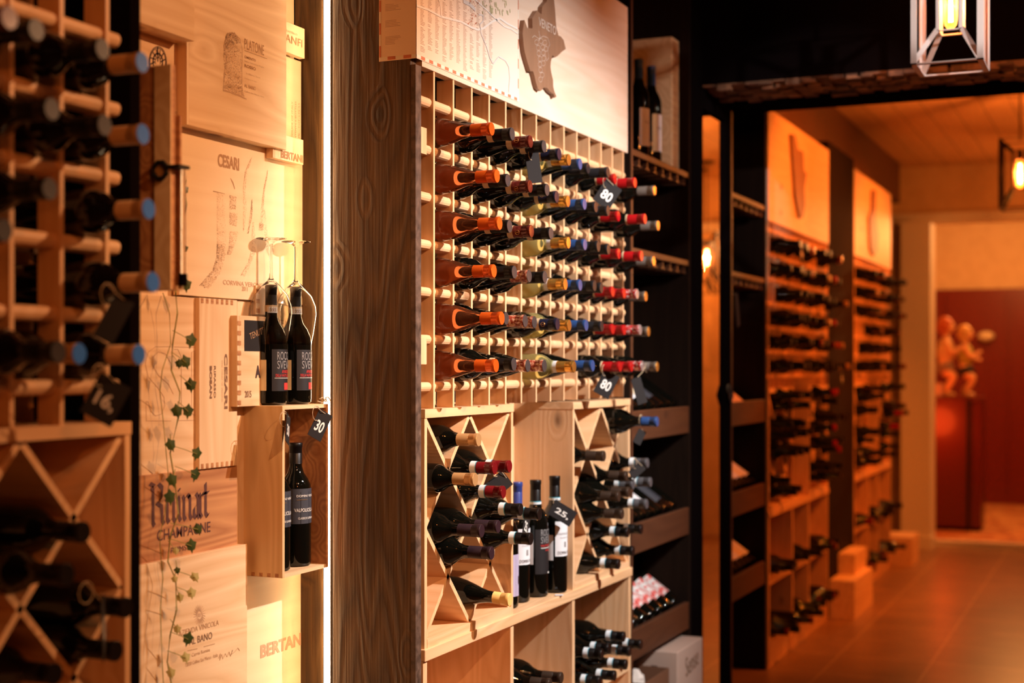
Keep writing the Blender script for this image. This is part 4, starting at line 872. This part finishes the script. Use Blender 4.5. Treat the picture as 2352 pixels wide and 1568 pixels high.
WL = [('patch', -1.15, 1.3, .095, .185, 'label_white'), ('text', 'VALPOLICELLA', -.95, .150, .052, .006, 'ink_grey'), ('text', 'CLASSICO', -.75, .141, .036, .0035, 'ink_grey'), ('text', 'DOMINI VENETI', -.95, .100, .064, .008, 'ink_dark'), ('patch', -.35, -.15, .118, .132, 'ink_grey'), ('patch', -1.95, -1.3, .085, .150, 'label_white')]
KINDS['pl_blue'] = ('bordeaux', 'green_glass', 'cap_deep_blue', 'cap_deep_blue', None, None, .225); KINDS['pl_white'] = ('bordeaux', 'green_glass', 'cap_black', 'cap_black', 'strip_white', None, .240)
upright(1160, 1392, -1.666, .345, 'lilac-labelled bottle half hidden behind the left lattice box, in the niche', [('patch', -1.4, 1.3, .03, .135, 'label_lilac'), ('patch', .1, .9, .06, .08, 'ink_dark')], 'pl_white')
upright(1187, 1380, -1.676, .354, 'blue-capped white-labelled bottle at the left of the niche', WL, 'pl_blue')
upright(1230, 1365, -1.664, .352, 'black-labelled bottle with red print, middle of the niche', [('patch', -1.2, 1.3, .06, .175, 'label_black'), ('text', 'ROCCA', -.75, .158, .05, .017, 'ink_grey'), ('text', 'SVEVA', -.75, .139, .05, .017, 'ink_grey'), ('text', 'VALPOLICELLA', -.78, .130, .056, .006, 'ink_red'), ('patch', -.75, .8, .126, .1275, 'ink_white'), ('text', 'RIPASSO', -.3, .118, .03, .005, 'ink_red'), ('patch', -1.95, -1.35, .085, .150, 'label_white'), ('patch', .0, .6, .06, .064, 'ink_white')], 'pl_white')
upright(1274, 1352, -1.641, .358, 'white-labelled bottle with black cap farthest right in the niche', WL, 'pl_white')
tag_at(1292, 1178, -1.59, 'grey price tag reading 25 hanging in front of the niche bottles', '25,', .080, .050, .55, -.95, hook=(-1.636, 4.085, 1.045))
price_tag(-1.598, 4.02, .7545, 'small pale paper tag fallen on the bench edge', None, .018, .025, .0, 0)
bpy.data.objects[[o.name for o in COL.objects if o.get('label') == 'small pale paper tag fallen on the bench edge'][0]].rotation_euler = (0, PI / 2, .4)
for c in [o for o in COL.objects if o.get('label') == 'small pale paper tag fallen on the bench edge'][0].children: c.data.materials.clear(); c.data.materials.append(M['label_white'])
G = 'bottles lying in the lower right compartment'
zc_ = .417 + .0445
for k, (px, py, y, n) in enumerate([(1378, 1557, 4.20, 'leftmost bottle'), (1413, 1537, 4.29, 'second bottle from the left'), (1439, 1528, 4.38, 'third bottle from the left'), (1447, 1510, 4.47, 'fourth bottle from the left'), (1473, 1501, 4.57, 'fifth bottle, farthest right')]):
    lay('blackwhite', y, [zc_, zc_ + .001, zc_ + .02, zc_ + .045, zc_ + .05][k], tip(px, y), n + ' lying in the lower right compartment', G, roll=rnd.uniform(0, 6))
for k, (y, z, xx) in enumerate([(4.245, zc_ + .076, -1.54), (4.335, zc_ + .077, -1.55), (4.43, zc_ + .10, -1.53)]):
    lay('blackwhite', y, z, xx, '%s bottle of the second layer in the lower right compartment' % ['left', 'middle', 'right'][k], G)
G = 'bottles lying in the lower middle compartment'
for k, (y, z, xx) in enumerate([(3.735, zc_, -1.52), (3.825, zc_, -1.51), (3.915, zc_, -1.50), (3.78, zc_ + .077, -1.53), (3.87, zc_ + .077, -1.53)]):
    o = lay('bronze', y, z, xx, '%s dark bottle %s in the lower middle compartment' % (['left', 'middle', 'right', 'left', 'right'][k], 'of the lower layer' if k < 3 else 'of the upper layer'), G)
wb = thing('white_wine_carton', 'white carton behind the bottles in the lower middle compartment', 'box', (-1.81, 3.80, .417))
MB().box(-1.858, -1.835, 3.70, 3.99, .417, .60).build('carton_side', 'label_white', wb)

# ================================================================== dark display units
def dark_unit(y0, y1, first):
    where = 'the near dark unit' if first else 'the far dark unit'
    t = thing('dark_display_unit', 'tall dark stained display unit right of %s' % ('the central rack' if first else 'the mirror strip'), 'display unit', (-1.8, (y0 + y1) / 2, 0), 'dark display units')
    top = 3.055; b = -1.97; f = -1.605
    MB().box(b, f, y0, y0 + .025, 0, top).build('side_panel', 'dark_wood_Z', t); MB().box(b, f, y1 - .025, y1, 0, top).build('side_panel', 'dark_wood_Z', t); MB().box(b, b + .012, y0 + .025, y1 - .025, 0, top).build('back_panel', 'dark_wood_Z', t)
    MB().box(f, -1.600, y0 + .001, y0 + .018, 0, top).build('front_edge', 'fascia_wood', t)
    ya, yb = y0 + .026, y1 - .026
    for z in (2.215, 1.868):
        MB().box(b + .012, f - .002, ya, yb, z - .022, z).build('shelf', 'fascia_wood', t, bevel=.002)
        n = int((yb - ya) / .09)
        for i in range(n + 1):       # stemware rails: T section
            y = ya + .02 + i * (yb - ya - .04) / n
            MB().prism([(y - .006, z - .022), (y - .006, z - .042), (y - .028, z - .052), (y + .028, z - .052), (y + .006, z - .042), (y + .006, z - .022)][::-1], b + .014, f - .012, 'X').build('stemware_rail', 'fascia_wood', t)
    for z in (1.292, .893, .520):
        MB().box(f - .02, f, ya, yb, z - .105, z).build('front_fascia', 'fascia_wood', t, bevel=.002)
        MB().bar((f - .052 - .026, (ya + yb) / 2, z - .010 - .048), (b + .035, (ya + yb) / 2, z - .058 + .254 * .70), yb - ya - .002, .012, up=(0, 0, 1)).build('sloping_shelf', 'dark_wood_Y', t)
    n = 7; labs = [['cream_label', 'white_label', 'white_label', 'cream_label', 'slate_label', 'plain', 'plain'], ['white_label', 'white_label', 'cream_label', 'white_label', 'plain', 'slate_label', 'plain'], ['pattern_label'] * 7]
    if not first: labs = [['cream_label', 'white_label'] * 4, ['white_label', 'cream_label'] * 4, ['white_label', 'cream_label'] * 4]
    for r_, z in enumerate((1.292, .893, .520)):
        if not first and r_ == 0: continue
        ang = math.radians(35)
        for i in range(n):
            y = ya + .055 + i * (yb - ya - .11) / (n - 1); kind = labs[r_][i]
            o = bottle(kind, low=not first); L = .30
            o.rotation_euler = (Matrix.Rotation(-(PI / 2 - ang), 3, 'Y') @ Matrix.Rotation(.3, 3, 'Z')).to_euler()
            bx_, bz = f - .052, z - .010
            o.location = (bx_, y, bz); tag(o, '%s, %s from left, %s sloping shelf, %s' % ('bottle with red and white patterned label' if kind == 'pattern_label' else LOOK[kind], NUM[i], ['upper', 'middle', 'lower'][r_], where.replace('the ', '')), 'bottle', 'bottles on sloping shelves')
    return t
dark_unit(4.705, 5.452, True); dark_unit(6.055, 6.722, False)
for px, pyt, s in [(1467, 137, 'left'), (1496, 153, 'right')]:
    _proto.pop(('pl_top', False), None); KINDS['pl_top'] = ('bordeaux', 'green_glass', 'cap_blue', 'cap_blue', None, None, .232)
    y, zt_ = PX(px, pyt, -1.70); o = stand('pl_top', -1.70, y, 2.2155, s + ' blue-capped bottle on the top shelf of the near dark unit', 'blue-capped bottles on the top shelf', h=min(.42, zt_ - 2.2155))
    custom_label(o, .0378, [('patch', -1.15, 1.3, .045, .155, 'label_white'), ('text', 'VINO', -.7, .11, .03, .008, 'ink_grey')]); _proto.pop(('pl_top', False), None)
ob_ = thing('upright_wine_case', 'tall upright wooden wine case on the top shelf of the near dark unit', 'wine case', (-1.78, 5.37, 2.216))
ya_, yb_ = 5.325, 5.42; zt2 = 2.735
MB().box(-1.94, -1.645, ya_, ya_ + .010, 2.216, zt2).build('side_panel', 'crate_pine', ob_); MB().box(-1.94, -1.645, yb_ - .010, yb_, 2.216, zt2).build('side_panel', 'crate_pine', ob_)
MB().box(-1.94, -1.645, ya_ + .010, yb_ - .010, zt2 - .01, zt2).build('top_panel', 'crate_pine', ob_); MB().box(-1.652, -1.645, ya_ + .010, yb_ - .010, 2.216, zt2 - .01).build('front_panel', 'crate_red', ob_)
# odds on the second shelf
dc = thing('glass_decanter', 'small clear glass decanter on the second shelf of the near dark unit', 'decanter', (-1.74, 4.83, 1.869))
MB().lathe([(0, .002), (.045, 0), (.05, .02), (.03, .08), (.014, .13), (.013, .20), (.02, .225), (.018, .225), (.011, .20), (.012, .13), (.028, .08), (.046, .02), (0, .006)], 24, (-1.74, 4.83, 1.869)).build('vessel', 'clear_glass', dc, smooth=True)
tr = thing('wooden_bottle_carrier', 'orange-brown bottle carrier on the second shelf behind the taupe caps', 'bottle carrier', (-1.78, 4.93, 1.869))
for y in (4.88, 4.99): MB().box(-1.84, -1.72, y, y + .008, 1.869, 2.02).build('side_panel', 'warm_pine', tr)
MB().box(-1.84, -1.72, 4.888, 4.99, 1.869, 1.877).build('base', 'warm_pine', tr); MB().tube([(-1.78, 4.885, 2.01), (-1.78, 4.90, 2.06), (-1.78, 4.965, 2.06), (-1.78, 4.993, 2.01)], .005, 8).build('handle', 'warm_pine', tr, smooth=True)
wg = thing('hanging_wine_glass', 'wine glass hanging from the rails under the second shelf', 'wine glass', (-1.68, 4.80, 1.62))
MB().lathe([(.030, 0), (.036, .05), (.030, .085), (.006, .10), (.0035, .12), (.0035, .185), (.030, .193), (.030, .195), (0, .196)][::-1] + [(.0292, 0), (.035, .05), (.029, .083), (0, .097)], 24, (-1.68, 4.80, 1.632)).build('glass', 'clear_glass', wg, smooth=True)
# cartons at the bottom of the near unit
cw = thing('wine_carton', 'pale cardboard wine carton with dark script at the foot of the near dark unit', 'carton', (-1.66, 5.35, 0))
ZC = .385
MB().box(-1.87, -1.55, 5.09, 5.425, 0, ZC).build('carton_body', 'carton_white', cw, bevel=.003)
mb = MB(); text_x(mb, 'Sense', -1.549, 5.20, .27, .17, .075, 0, 0, .12); text_x(mb, 'Comer', -1.549, 5.17, .13, .20, .080, 0, 0, .12); mb.build('lettering', 'ink_brown', cw)
mb = MB().box(-1.66, -1.62, 5.0885, 5.0895, .05, .30).box(-1.652, -1.628, 5.0885, 5.0895, .30, .33); mb.build('printed_bottle', 'ink_dark', cw); MB().box(-1.66, -1.62, 5.087, 5.0884, .12, .18).build('printed_label', 'label_white', cw)
cb = thing('brown_wine_carton', 'open dark brown carton left of the pale one, foot of the near dark unit', 'carton', (-1.68, 4.9, 0))
MB().box(-1.87, -1.57, 4.76, 5.05, 0, .010).build('carton_base', 'carton_brown', cb)
for a in ((-1.574, -1.57, 4.76, 5.05), (-1.87, -1.866, 4.76, 5.05), (-1.866, -1.574, 4.76, 4.764), (-1.866, -1.574, 5.046, 5.05)): MB().box(*a, .010, .335).build('carton_side', 'carton_brown', cb)
mb = MB(); text_x(mb, 'dal', -1.569, 4.90, .22, .09, .05); mb.build('lettering', 'label_cream', cb)
tp = MB()
for k in range(9): tp.lathe([(0, .0), (.02, .002), (.028, .02), (.018, .04), (0, .045)], 7, (-1.72 + rnd.uniform(-.09, .09), 4.90 + rnd.uniform(-.08, .1), .30 + rnd.uniform(-.02, .02)))
tp.lathe([(0, .0), (.11, .0), (.12, .15), (.10, .31), (0, .31)], 10, (-1.72, 4.905, .011)); o = tp.build('tissue_paper', 'tissue', loc=(-1.72, 4.9, .012)); tag(o, 'crumpled tissue paper stuffed in the open brown carton', 'paper')
# far unit extras
wbx = thing('pale_wine_box', 'pale wine box with a dark crest on the far dark unit', 'wine box', (-1.75, 6.18, 2.216)); MB().box(-1.80, -1.66, 6.085, 6.25, 2.2165, 2.46).build('box_body', 'carton_white', wbx, bevel=.002)
mb = MB(); mb.prism([(6.17 + .016 * math.cos(k * PI / 4), 2.32 + .028 * math.sin(k * PI / 4)) for k in range(8)], -1.6595, -1.659, 'X'); mb.build('printed_crest', 'ink_brown', wbx)
sb = thing('sloping_crate_lids', 'stack of pale crate boards leaning on the far dark unit', 'boards', (-1.75, 6.38, 1.235))
for k in range(3): MB().bar((-1.64 + k * .001, 6.20 + k * .17, 1.235), (-1.92, 6.20 + k * .17, 1.53 - k * .03), .155, .012, up=(0, 0, 1)).build('board', 'crate_pine', sb)
price_tag(-1.585, 5.995, 1.325, 'dark price tag hanging on the black post right of the mirror', None, .06, .06, .78, 0, (-1.598, 5.995, 1.37))
price_tag(-1.60, 6.16, 1.70, 'large black price tag inside the far dark unit', None, .05, .15, -.3, 0, (-1.70, 6.13, 1.80))

# ================================================================== far bays
CAPN = {'red': 'red-capped bottle', 'charcoal': 'charcoal-capped bottle', 'black': 'tan-stripped black-capped bottle', 'blackwhite': 'white-stripped black-capped bottle', 'purple': 'purple-capped bottle', 'purplecap': 'wine-red-capped bottle'}
ORDN = NUM + ['fourteenth', 'fifteenth', 'sixteenth', 'seventeenth', 'eighteenth', 'nineteenth', 'twentieth', 'twenty-first', 'twenty-second', 'twenty-third', 'twenty-fourth', 'twenty-fifth', 'twenty-sixth', 'twenty-seventh']
def far_bay(y0, nth, seed, plq):
    global SINK
    if nth == 2: SINK = []
    rr = random.Random(seed); nm = ['', 'middle far', 'farthest'][nth]
    t = wine_grid(y0, 13, nm + ' pine wine rack, seen blurred down the aisle', 'wine racks', z_top=2.15, last_slat=.01, back=False)
    G = 'bottles in the %s rack' % nm; pal = (['plain', 'plain', 'charcoal', 'plain', 'black', 'redfloral', 'plain', 'charcoal', 'whitecap', 'red', 'purplecap', 'red', 'mattegold'] if nth == 1 else
           ['plain', 'plain', 'whitecap', 'black', 'mattegold', 'plain', 'black', 'black', 'plain', 'charcoal', 'blackwhite', 'purplecap', 'black'])
    for j in range(6):
        for c in range(13):
            if rr.random() < (.10 if c < 9 else .25): continue
            k = pal[c] if rr.random() < .8 else rr.choice(['plain', 'black', 'charcoal']); R = {'bordeaux': .0378, 'burgundy': .0405, 'fat': .044}[KINDS[k][0]]
            lay(k, y0 + UP * (c + .5), ROWZ[j + 1] + .0098 + R, rr.uniform(-1.505, -1.455), LOOK[k] + ', %s row, %s from left, %s rack' % (ORD[j], NUM[c], nm), G, low=True)
    hb = thing('header_board', 'orange-lit pine header board over the %s rack' % nm, 'board', (-1.61, y0 + .72, 2.15), 'header boards over the racks'); MB().box(-1.625, -1.598, y0 - .02, y0 + 1.46, 2.1505, 2.69).build('panel', 'pale_board', hb)
    plaque('slim dark carved region board on the header of the %s rack' % nm, -1.584, plq, .0135)
    B = lattice_box(y0 - .01, y0 + .53, .752, 1.344, 'left lattice wine box under the %s rack' % nm); lattice_box(y0 + .92, y0 + 1.45, .752, 1.344, 'right lattice wine box under the %s rack' % nm)
    bench(y0 - .01, y0 + 1.45, [y0 + .51, y0 + .91], 'low pine bench under the %s rack' % nm, 'storage benches')
    for side, q in (('left', y0 - .01), ('right', y0 + .92)):
        n = 0; dy = .13; 
        for (i, j) in [(1, 0), (3, 0), (2, 1), (1, 2), (3, 2), (2, 3), (0, 1), (4, 1), (0, 3)]:
            for (a, b) in ((0, .075), (-.05, .125), (.05, .125)):
                if (i in (0, 4) and a * (i - 2) > 0) or rr.random() < .25: continue
                k = rr.choice(['plain', 'black', 'charcoal', 'blackwhite', 'purple', 'red' if side == 'right' else 'plain']); yy = q + .014 + .128 * i + a + (.055 if i == 0 else -.055 if i == 4 else 0); zz = 1.322 - (j + 1) * .137 + b - .004
                n += 1; lay(k, yy, zz, rr.uniform(-1.53, -1.46), '%s, %s in the pile of the %s lattice box, middle rack' % (CAPN.get(k, 'black-capped bottle'), ORDN[n - 1], side), 'bottles in the far lattice boxes', low=True)
    for k in range(3):
        stand('white_label', -1.70, y0 + .58 + k * .11, .7525, '%s standing bottle in the niche under the %s rack' % (['left', 'central', 'right'][k], nm), 'bottles standing in far niches', low=True, h=.32)
    n = 0; cntr = {}
    for (a, b, z, cnt) in ([(.03, .50, .417, 4), (.54, .90, .417, 3), (.94, 1.43, .417, 4), (.03, .50, .12, 5), (.54, .90, .12, 4), (.94, 1.43, .12, 5)]):
        for i in range(cnt):
            n += 1; cntr[z] = cntr.get(z, -1) + 1; k = rr.choice(['plain', 'charcoal', 'black', 'purplecap']); zz = .165 if z < .2 else .4645
            lay(k, y0 + a + .045 + i * .092, zz + (.0 if z > .2 else .0), rr.uniform(-1.57, -1.47), '%s, %s from left, %s shelf under the %s rack' % (CAPN.get(k, 'black-capped bottle'), ORDN[cntr[z]], 'middle' if z > .2 else 'lowest', nm), 'bottles on the far lower shelves', low=True)
    if nth == 2:
        mats = []; mb = MB()
        for kind, mx in SINK:
            sh, gl, cap, end, strip, lab, cz = KINDS[kind]
            for q in (gl, cap, end, 'label_white'):
                if q not in mats: mats.append(q)
            top = SHAPES[sh][-1][1] + .0015; R = .0378
            m_ = MB().lathe([(0, 0), (R, .004), (R, .185), (.029, .212), (.0155, .238), (.0145, .297), (0, .298)], 10, mi=mats.index(gl))
            m_.lathe([(.0164, cz), (.0160, top - .02), (.0173, top - .018), (.0172, top - .001), (0, top)], 10, mis=[mats.index(cap)] * 3 + [mats.index(end)])
            if lab: m_.lathe([(R + .0005, .05), (R + .0005, .14)], 10, mi=mats.index('label_white'))
            m_.xf(mx); o_ = len(mb.v); mb.v += m_.v; mb.f += [tuple(i + o_ for i in f) for f in m_.f]; mb.m += m_.m
        o = mb.build('wine_bottles', mats, smooth=True); tag(o, 'all the small bottles in and under the farthest rack', 'bottles', kind='stuff'); SINK = None
    return t
far_bay(6.755, 1, 11, [(1818, 308), (1827, 310), (1833, 343), (1845, 348), (1847, 390), (1853, 400), (1848, 432), (1850, 470), (1845, 500), (1838, 501), (1828, 450), (1823, 380)])
far_bay(9.055, 2, 12, [(2005, 436), (2012, 436), (2011, 500), (2018, 540), (2016, 572), (2008, 588), (2001, 572), (1998, 500), (2004, 480)])
price_tag(-1.49, 6.98, 2.005, 'black diamond price tag high on the middle far rack', '25', .075, .075, .78, 0, (-1.49, 6.98, 2.07))
price_tag(-1.47, 7.93, 1.385, 'black diamond price tag low on the middle far rack', '20', .075, .075, .78, 0, (-1.48, 7.93, 1.45))

# crates on the floor beside the pier
def floor_crate(x0, x1, y0, y1, z0, z1, label):
    t = thing('wooden_crate', label, 'crate', ((x0 + x1) / 2, (y0 + y1) / 2, z0), 'crates on the floor by the pier'); s = .012
    MB().box(x0, x1, y0, y0 + s, z0, z1).build('side_board', 'crate_pine', t); MB().box(x0, x1, y1 - s, y1, z0, z1).build('side_board', 'crate_pine', t); MB().box(x1 - s, x1, y0 + s, y1 - s, z0, z1).build('side_board', 'crate_pine', t)
    MB().box(x0, x0 + s, y0 + s, y1 - s, z0, z1).build('side_board', 'crate_pine', t); MB().box(x0 + .001, x1 - .001, y0 + .001, y1 - .001, z1 - .0005, z1 + .010).build('lid', 'crate_plain', t)
floor_crate(-1.598, -1.455, 8.23, 8.85, 0, .21, 'larger pine crate lying on the floor before the timber pier')
floor_crate(-1.598, -1.50, 8.50, 8.90, .2205, .33, 'smaller pine crate stacked on the larger one before the pier')
floor_crate(-1.66, -1.46, 10.58, 10.95, 0, .20, 'low pine crate on the floor beyond the farthest rack')

# ================================================================== lamps
def lantern(x, y, z, label, w=.22, h=.40, power=None, metal='lamp_metal', rod=True):
    t = thing('lantern_pendant', label, 'pendant lamp', (x, y, z), 'box lantern pendants'); a = w / 2; q = .041; b = .019; th = .004; zi = z + .115
    def fr(name, mb): return mb.build(name, metal, t)
    for sx, sy in ((-1, -1), (1, -1), (1, 1), (-1, 1)):
        X, Y = x + sx * a, y + sy * a
        fr('corner_bar', MB().box(X, X - sx * b, Y, Y - sy * th, z, z + h).box(X, X - sx * th, Y - sy * th, Y - sy * b, z, z + h))
        X2, Y2 = x + sx * q, y + sy * q
        fr('inner_bar', MB().box(X2, X2 - sx * .012, Y2, Y2 - sy * .003, zi, z + h - .06).box(X2, X2 - sx * .003, Y2 - sy * .003, Y2 - sy * .012, zi, z + h - .06))
        fr('slanted_bar', MB().bar((X - sx * .008, Y - sy * .004, z + .006), (X2 - sx * .004, Y2 - sy * .004, zi + .006), .016, .004, up=(0, 1, 0)))
        fr('slanted_bar', MB().bar((X - sx * .008, Y - sy * .004, z + h - .006), (X2 - sx * .004, Y2 - sy * .004, z + h - .066), .016, .004, up=(0, 1, 0)))
    for zz, aa, bb, nm in ((z, a, .018, 'bottom_frame'), (z + h - .004, a, .018, 'top_frame'), (zi, q, .010, 'inner_frame'), (z + h - .062, q, .010, 'inner_frame')):
        m_ = MB(); m_.box(x - aa, x + aa, y - aa, y - aa + bb, zz, zz + .004).box(x - aa, x + aa, y + aa - bb, y + aa, zz, zz + .004).box(x - aa, x - aa + bb, y - aa + bb, y + aa - bb, zz, zz + .004).box(x + aa - bb, x + aa, y - aa + bb, y + aa - bb, zz, zz + .004); fr(nm, m_)
    zb = z + .125
    bg = MB().lathe([(0, 0), (.010, .003), (.018, .014), (.0215, .035), (.0215, .12), (.016, .15), (.013, .165)], 24, (x, y, zb)).build('bulb_glass', 'bulb_glass', t, smooth=True)
    MB().lathe([(.0135, .160), (.0155, .162), (.0155, .215), (0, .215)], 16, (x, y, zb)).build('socket', 'lamp_dark', t, smooth=True)
    m_ = MB()
    for k in range(5):
        an = k * 2 * PI / 5; m_.tube([(x + .006 * math.cos(an), y + .006 * math.sin(an), zb + .025), (x + .0035 * math.cos(an), y + .0035 * math.sin(an), zb + .135)], .0011, 5)
    m_.build('filament', 'filament', bg)
    if rod:
        MB().lathe([(.005, z + h), (.005, 3.045)], 10, (x, y, 0)).build('rod', metal, t, smooth=True); MB().lathe([(0, 3.04), (.055, 3.04), (.055, 3.058), (0, 3.058)], 20, (x, y, 0)).build('ceiling_rose', metal, t)
    if power: light('POINT', 'filament_glow', (x, y, zb + .08), power, (1, .26, .05), .012)
lantern(-.535, 4.755, 2.408, 'glowing open-frame box lantern hanging at the upper right', power=14)
lantern(-.595, 8.72, 2.36, 'dark box lantern at the right edge in the far hall', power=40, metal='lamp_dark')
lantern(-.16, 10.85, 2.10, 'box lantern low in the hall, left glow of the mirror pair', power=25, metal='lamp_dark')
lantern(.0, 11.25, 2.04, 'box lantern low in the hall, right glow of the mirror pair', power=20, metal='lamp_dark')

# ================================================================== lobby: cabinet and figurines
cx_, cy_ = -1.43, 13.05; tcb = thing('red_display_cabinet', 'tall glossy dark red cabinet under the two figurines', 'cabinet', (cx_, cy_, 0))
MB().box(cx_ - .22, cx_ + .10, cy_, cy_ + .36, .03, 1.16).build('body', 'cabinet_red', tcb, bevel=.006); MB().box(cx_ + .10, cx_ + .22, cy_ + .02, cy_ + .36, .03, 1.14).build('side_door', 'cabinet_red', tcb, bevel=.004)
MB().box(cx_ + .098, cx_ + .118, cy_ - .012, cy_ + .004, .03, 1.16).build('edge_profile', 'iron', tcb); MB().box(cx_ - .23, cx_ + .23, cy_ - .01, cy_ + .37, 1.16, 1.178).build('top', 'cabinet_red', tcb, bevel=.003); MB().box(cx_ - .20, cx_ + .20, cy_ + .02, cy_ + .34, 0, .03).build('plinth', 'black_frame', tcb)
light('POINT', 'red_cabinet_glow', (cx_ - .16, cy_ - .30, .95), 9, (1, .08, .01), .14)
wc = MB().box(cx_ - .235, cx_ - .115, cy_ + .02, cy_ + .10, 1.1785, 1.30).build('white_box', 'carton_white', loc=(cx_ - .17, cy_ + .06, 1.1785), bevel=.004); wc.name = 'gift_box'; tag(wc, 'small pale box beside the figurines on the red cabinet', 'box')
def skin(name, nodes, edges, m, parent, sub=2):
    me = bpy.data.meshes.new(name); me.from_pydata([n[:3] for n in nodes], edges, []); o = bpy.data.objects.new(name, me); COL.objects.link(o)
    sk = o.modifiers.new('s', 'SKIN'); sv = me.skin_vertices[0].data if me.skin_vertices else None
    if sv is None:
        me.update(); bpy.context.view_layer.update(); 
        try: me.skin_vertices
        except Exception: pass
    if me.skin_vertices:
        for i, n in enumerate(nodes): me.skin_vertices[0].data[i].radius = (n[3], n[3]); me.skin_vertices[0].data[i].use_root = (i == 0)
    sb_ = o.modifiers.new('b', 'SUBSURF'); sb_.levels = sub; sb_.render_levels = sub
    dg = bpy.context.evaluated_depsgraph_get(); m2 = bpy.data.meshes.new_from_object(o.evaluated_get(dg)); bpy.data.objects.remove(o)
    m2.materials.clear(); m2.materials.append(M[m]); 
    for p in m2.polygons: p.use_smooth = True
    o = bpy.data.objects.new(name, m2); COL.objects.link(o); o.parent = parent; return o
def blob(name, c, r, m, parent, sc=(1, 1, 1)):
    mb = MB().lathe([(r * math.sin(k * PI / 10), -r * math.cos(k * PI / 10)) for k in range(11)], 16); mb.v = [(v[0] * sc[0] + c[0], v[1] * sc[1] + c[1], v[2] * sc[2] + c[2]) for v in mb.v]
    return mb.build(name, m, parent, smooth=True)
def figurine(label, bx, by, bz, s, hair, shirt, trousers, lean, facing):
    """slim statue, knees bent, one hand held to the chest; local axes: +x faces right"""
    t = thing('figurine', label, 'figurine', (bx, by, bz), 'painted figurines on the cabinet'); t['_base'] = [0, 0, 0]; t.scale = (s * facing, s, s)
    N_ = [(0, 0, .34, .075), (lean * .5, 0, .46, .070), (lean, 0, .60, .082), (lean, 0, .68, .035), (lean + .01, 0, .75, .030),
          (-.0, -.05, .30, .060), (.13, -.06, .24, .050), (.05, -.06, .10, .036), (.03, -.06, .025, .030), (.11, -.06, .015, .024),
          (0, .05, .30, .060), (.10, .06, .20, .048), (-.01, .06, .08, .035), (-.02, .06, .025, .030), (.07, .06, .015, .024),
          (lean, -.09, .63, .036), (lean + .07, -.12, .50, .030), (lean + .17, -.07, .56, .024), (lean + .20, -.06, .58, .022),
          (lean, .09, .63, .036), (lean + .05, .12, .50, .030), (lean + .15, .08, .47, .024), (lean + .19, .07, .47, .022)]
    E_ = [(0, 1), (1, 2), (2, 3), (3, 4), (0, 5), (5, 6), (6, 7), (7, 8), (8, 9), (0, 10), (10, 11), (11, 12), (12, 13), (13, 14), (2, 15), (15, 16), (16, 17), (17, 18), (2, 19), (19, 20), (20, 21), (21, 22)]
    skin('body', N_, E_, 'skin_paint', t); blob('head', (lean + .02, 0, .80), .075, 'skin_paint', t, (.95, .85, 1.08)); blob('nose', (lean + .095, 0, .795), .012, 'skin_paint', t)
    blob('hair', (lean - .015, 0, .83), .088, hair, t, (1, 1.02, 1.05))
    for k in range(9): blob('curl', (lean - .03 - .045 * math.cos(k), .07 * math.sin(k * 1.4), .78 + .055 * math.sin(k * 2.1)), .032, hair, t)
    blob('shirt', (lean * .8, 0, .52), .115, shirt, t, (.85, 1.0, 1.45)); blob('trousers', (.02, 0, .33), .10, trousers, t, (1.05, 1.15, .9))
    for sy in (-1, 1): blob('eye', (lean + .088, sy * .028, .815), .008, 'cloth_dark', t)
    blob('mouth', (lean + .086, 0, .765), .010, 'cap_red', t, (.5, 1.6, .5))
    for fx, sy in ((.075, -.06), (.03, .06)): blob('shoe', (fx, sy, .028), .04, 'cloth_cream', t, (1.7, .8, .7))
    return t
figurine('red-haired figurine leaning forward on the red cabinet', cx_ - .115, cy_ + .14, 1.179, .78, 'hair_red', 'cloth_cream', 'cloth_grey', .03, 1)
figurine('blond figurine in olive and black on the red cabinet', cx_ + .055, cy_ + .20, 1.179, .70, 'hair_blond', 'cloth_olive', 'cloth_dark', .02, 1)
yl = PXY(2265, 772, 15.70); wl = thing('wall_lamp', 'small oval pale wall light on the dark red panelling', 'wall lamp', (yl[0], 15.71, yl[1]))
MB().lathe([(.085 * math.sin(k * PI / 10), -.055 * math.cos(k * PI / 10)) for k in range(11)], 18, (yl[0], 15.71, yl[1])).build('shade', 'label_cream', wl, smooth=True); MB().box(yl[0] - .02, yl[0] + .02, 15.72, 15.76, yl[1] - .02, yl[1] + .02).build('bracket', 'iron', wl)
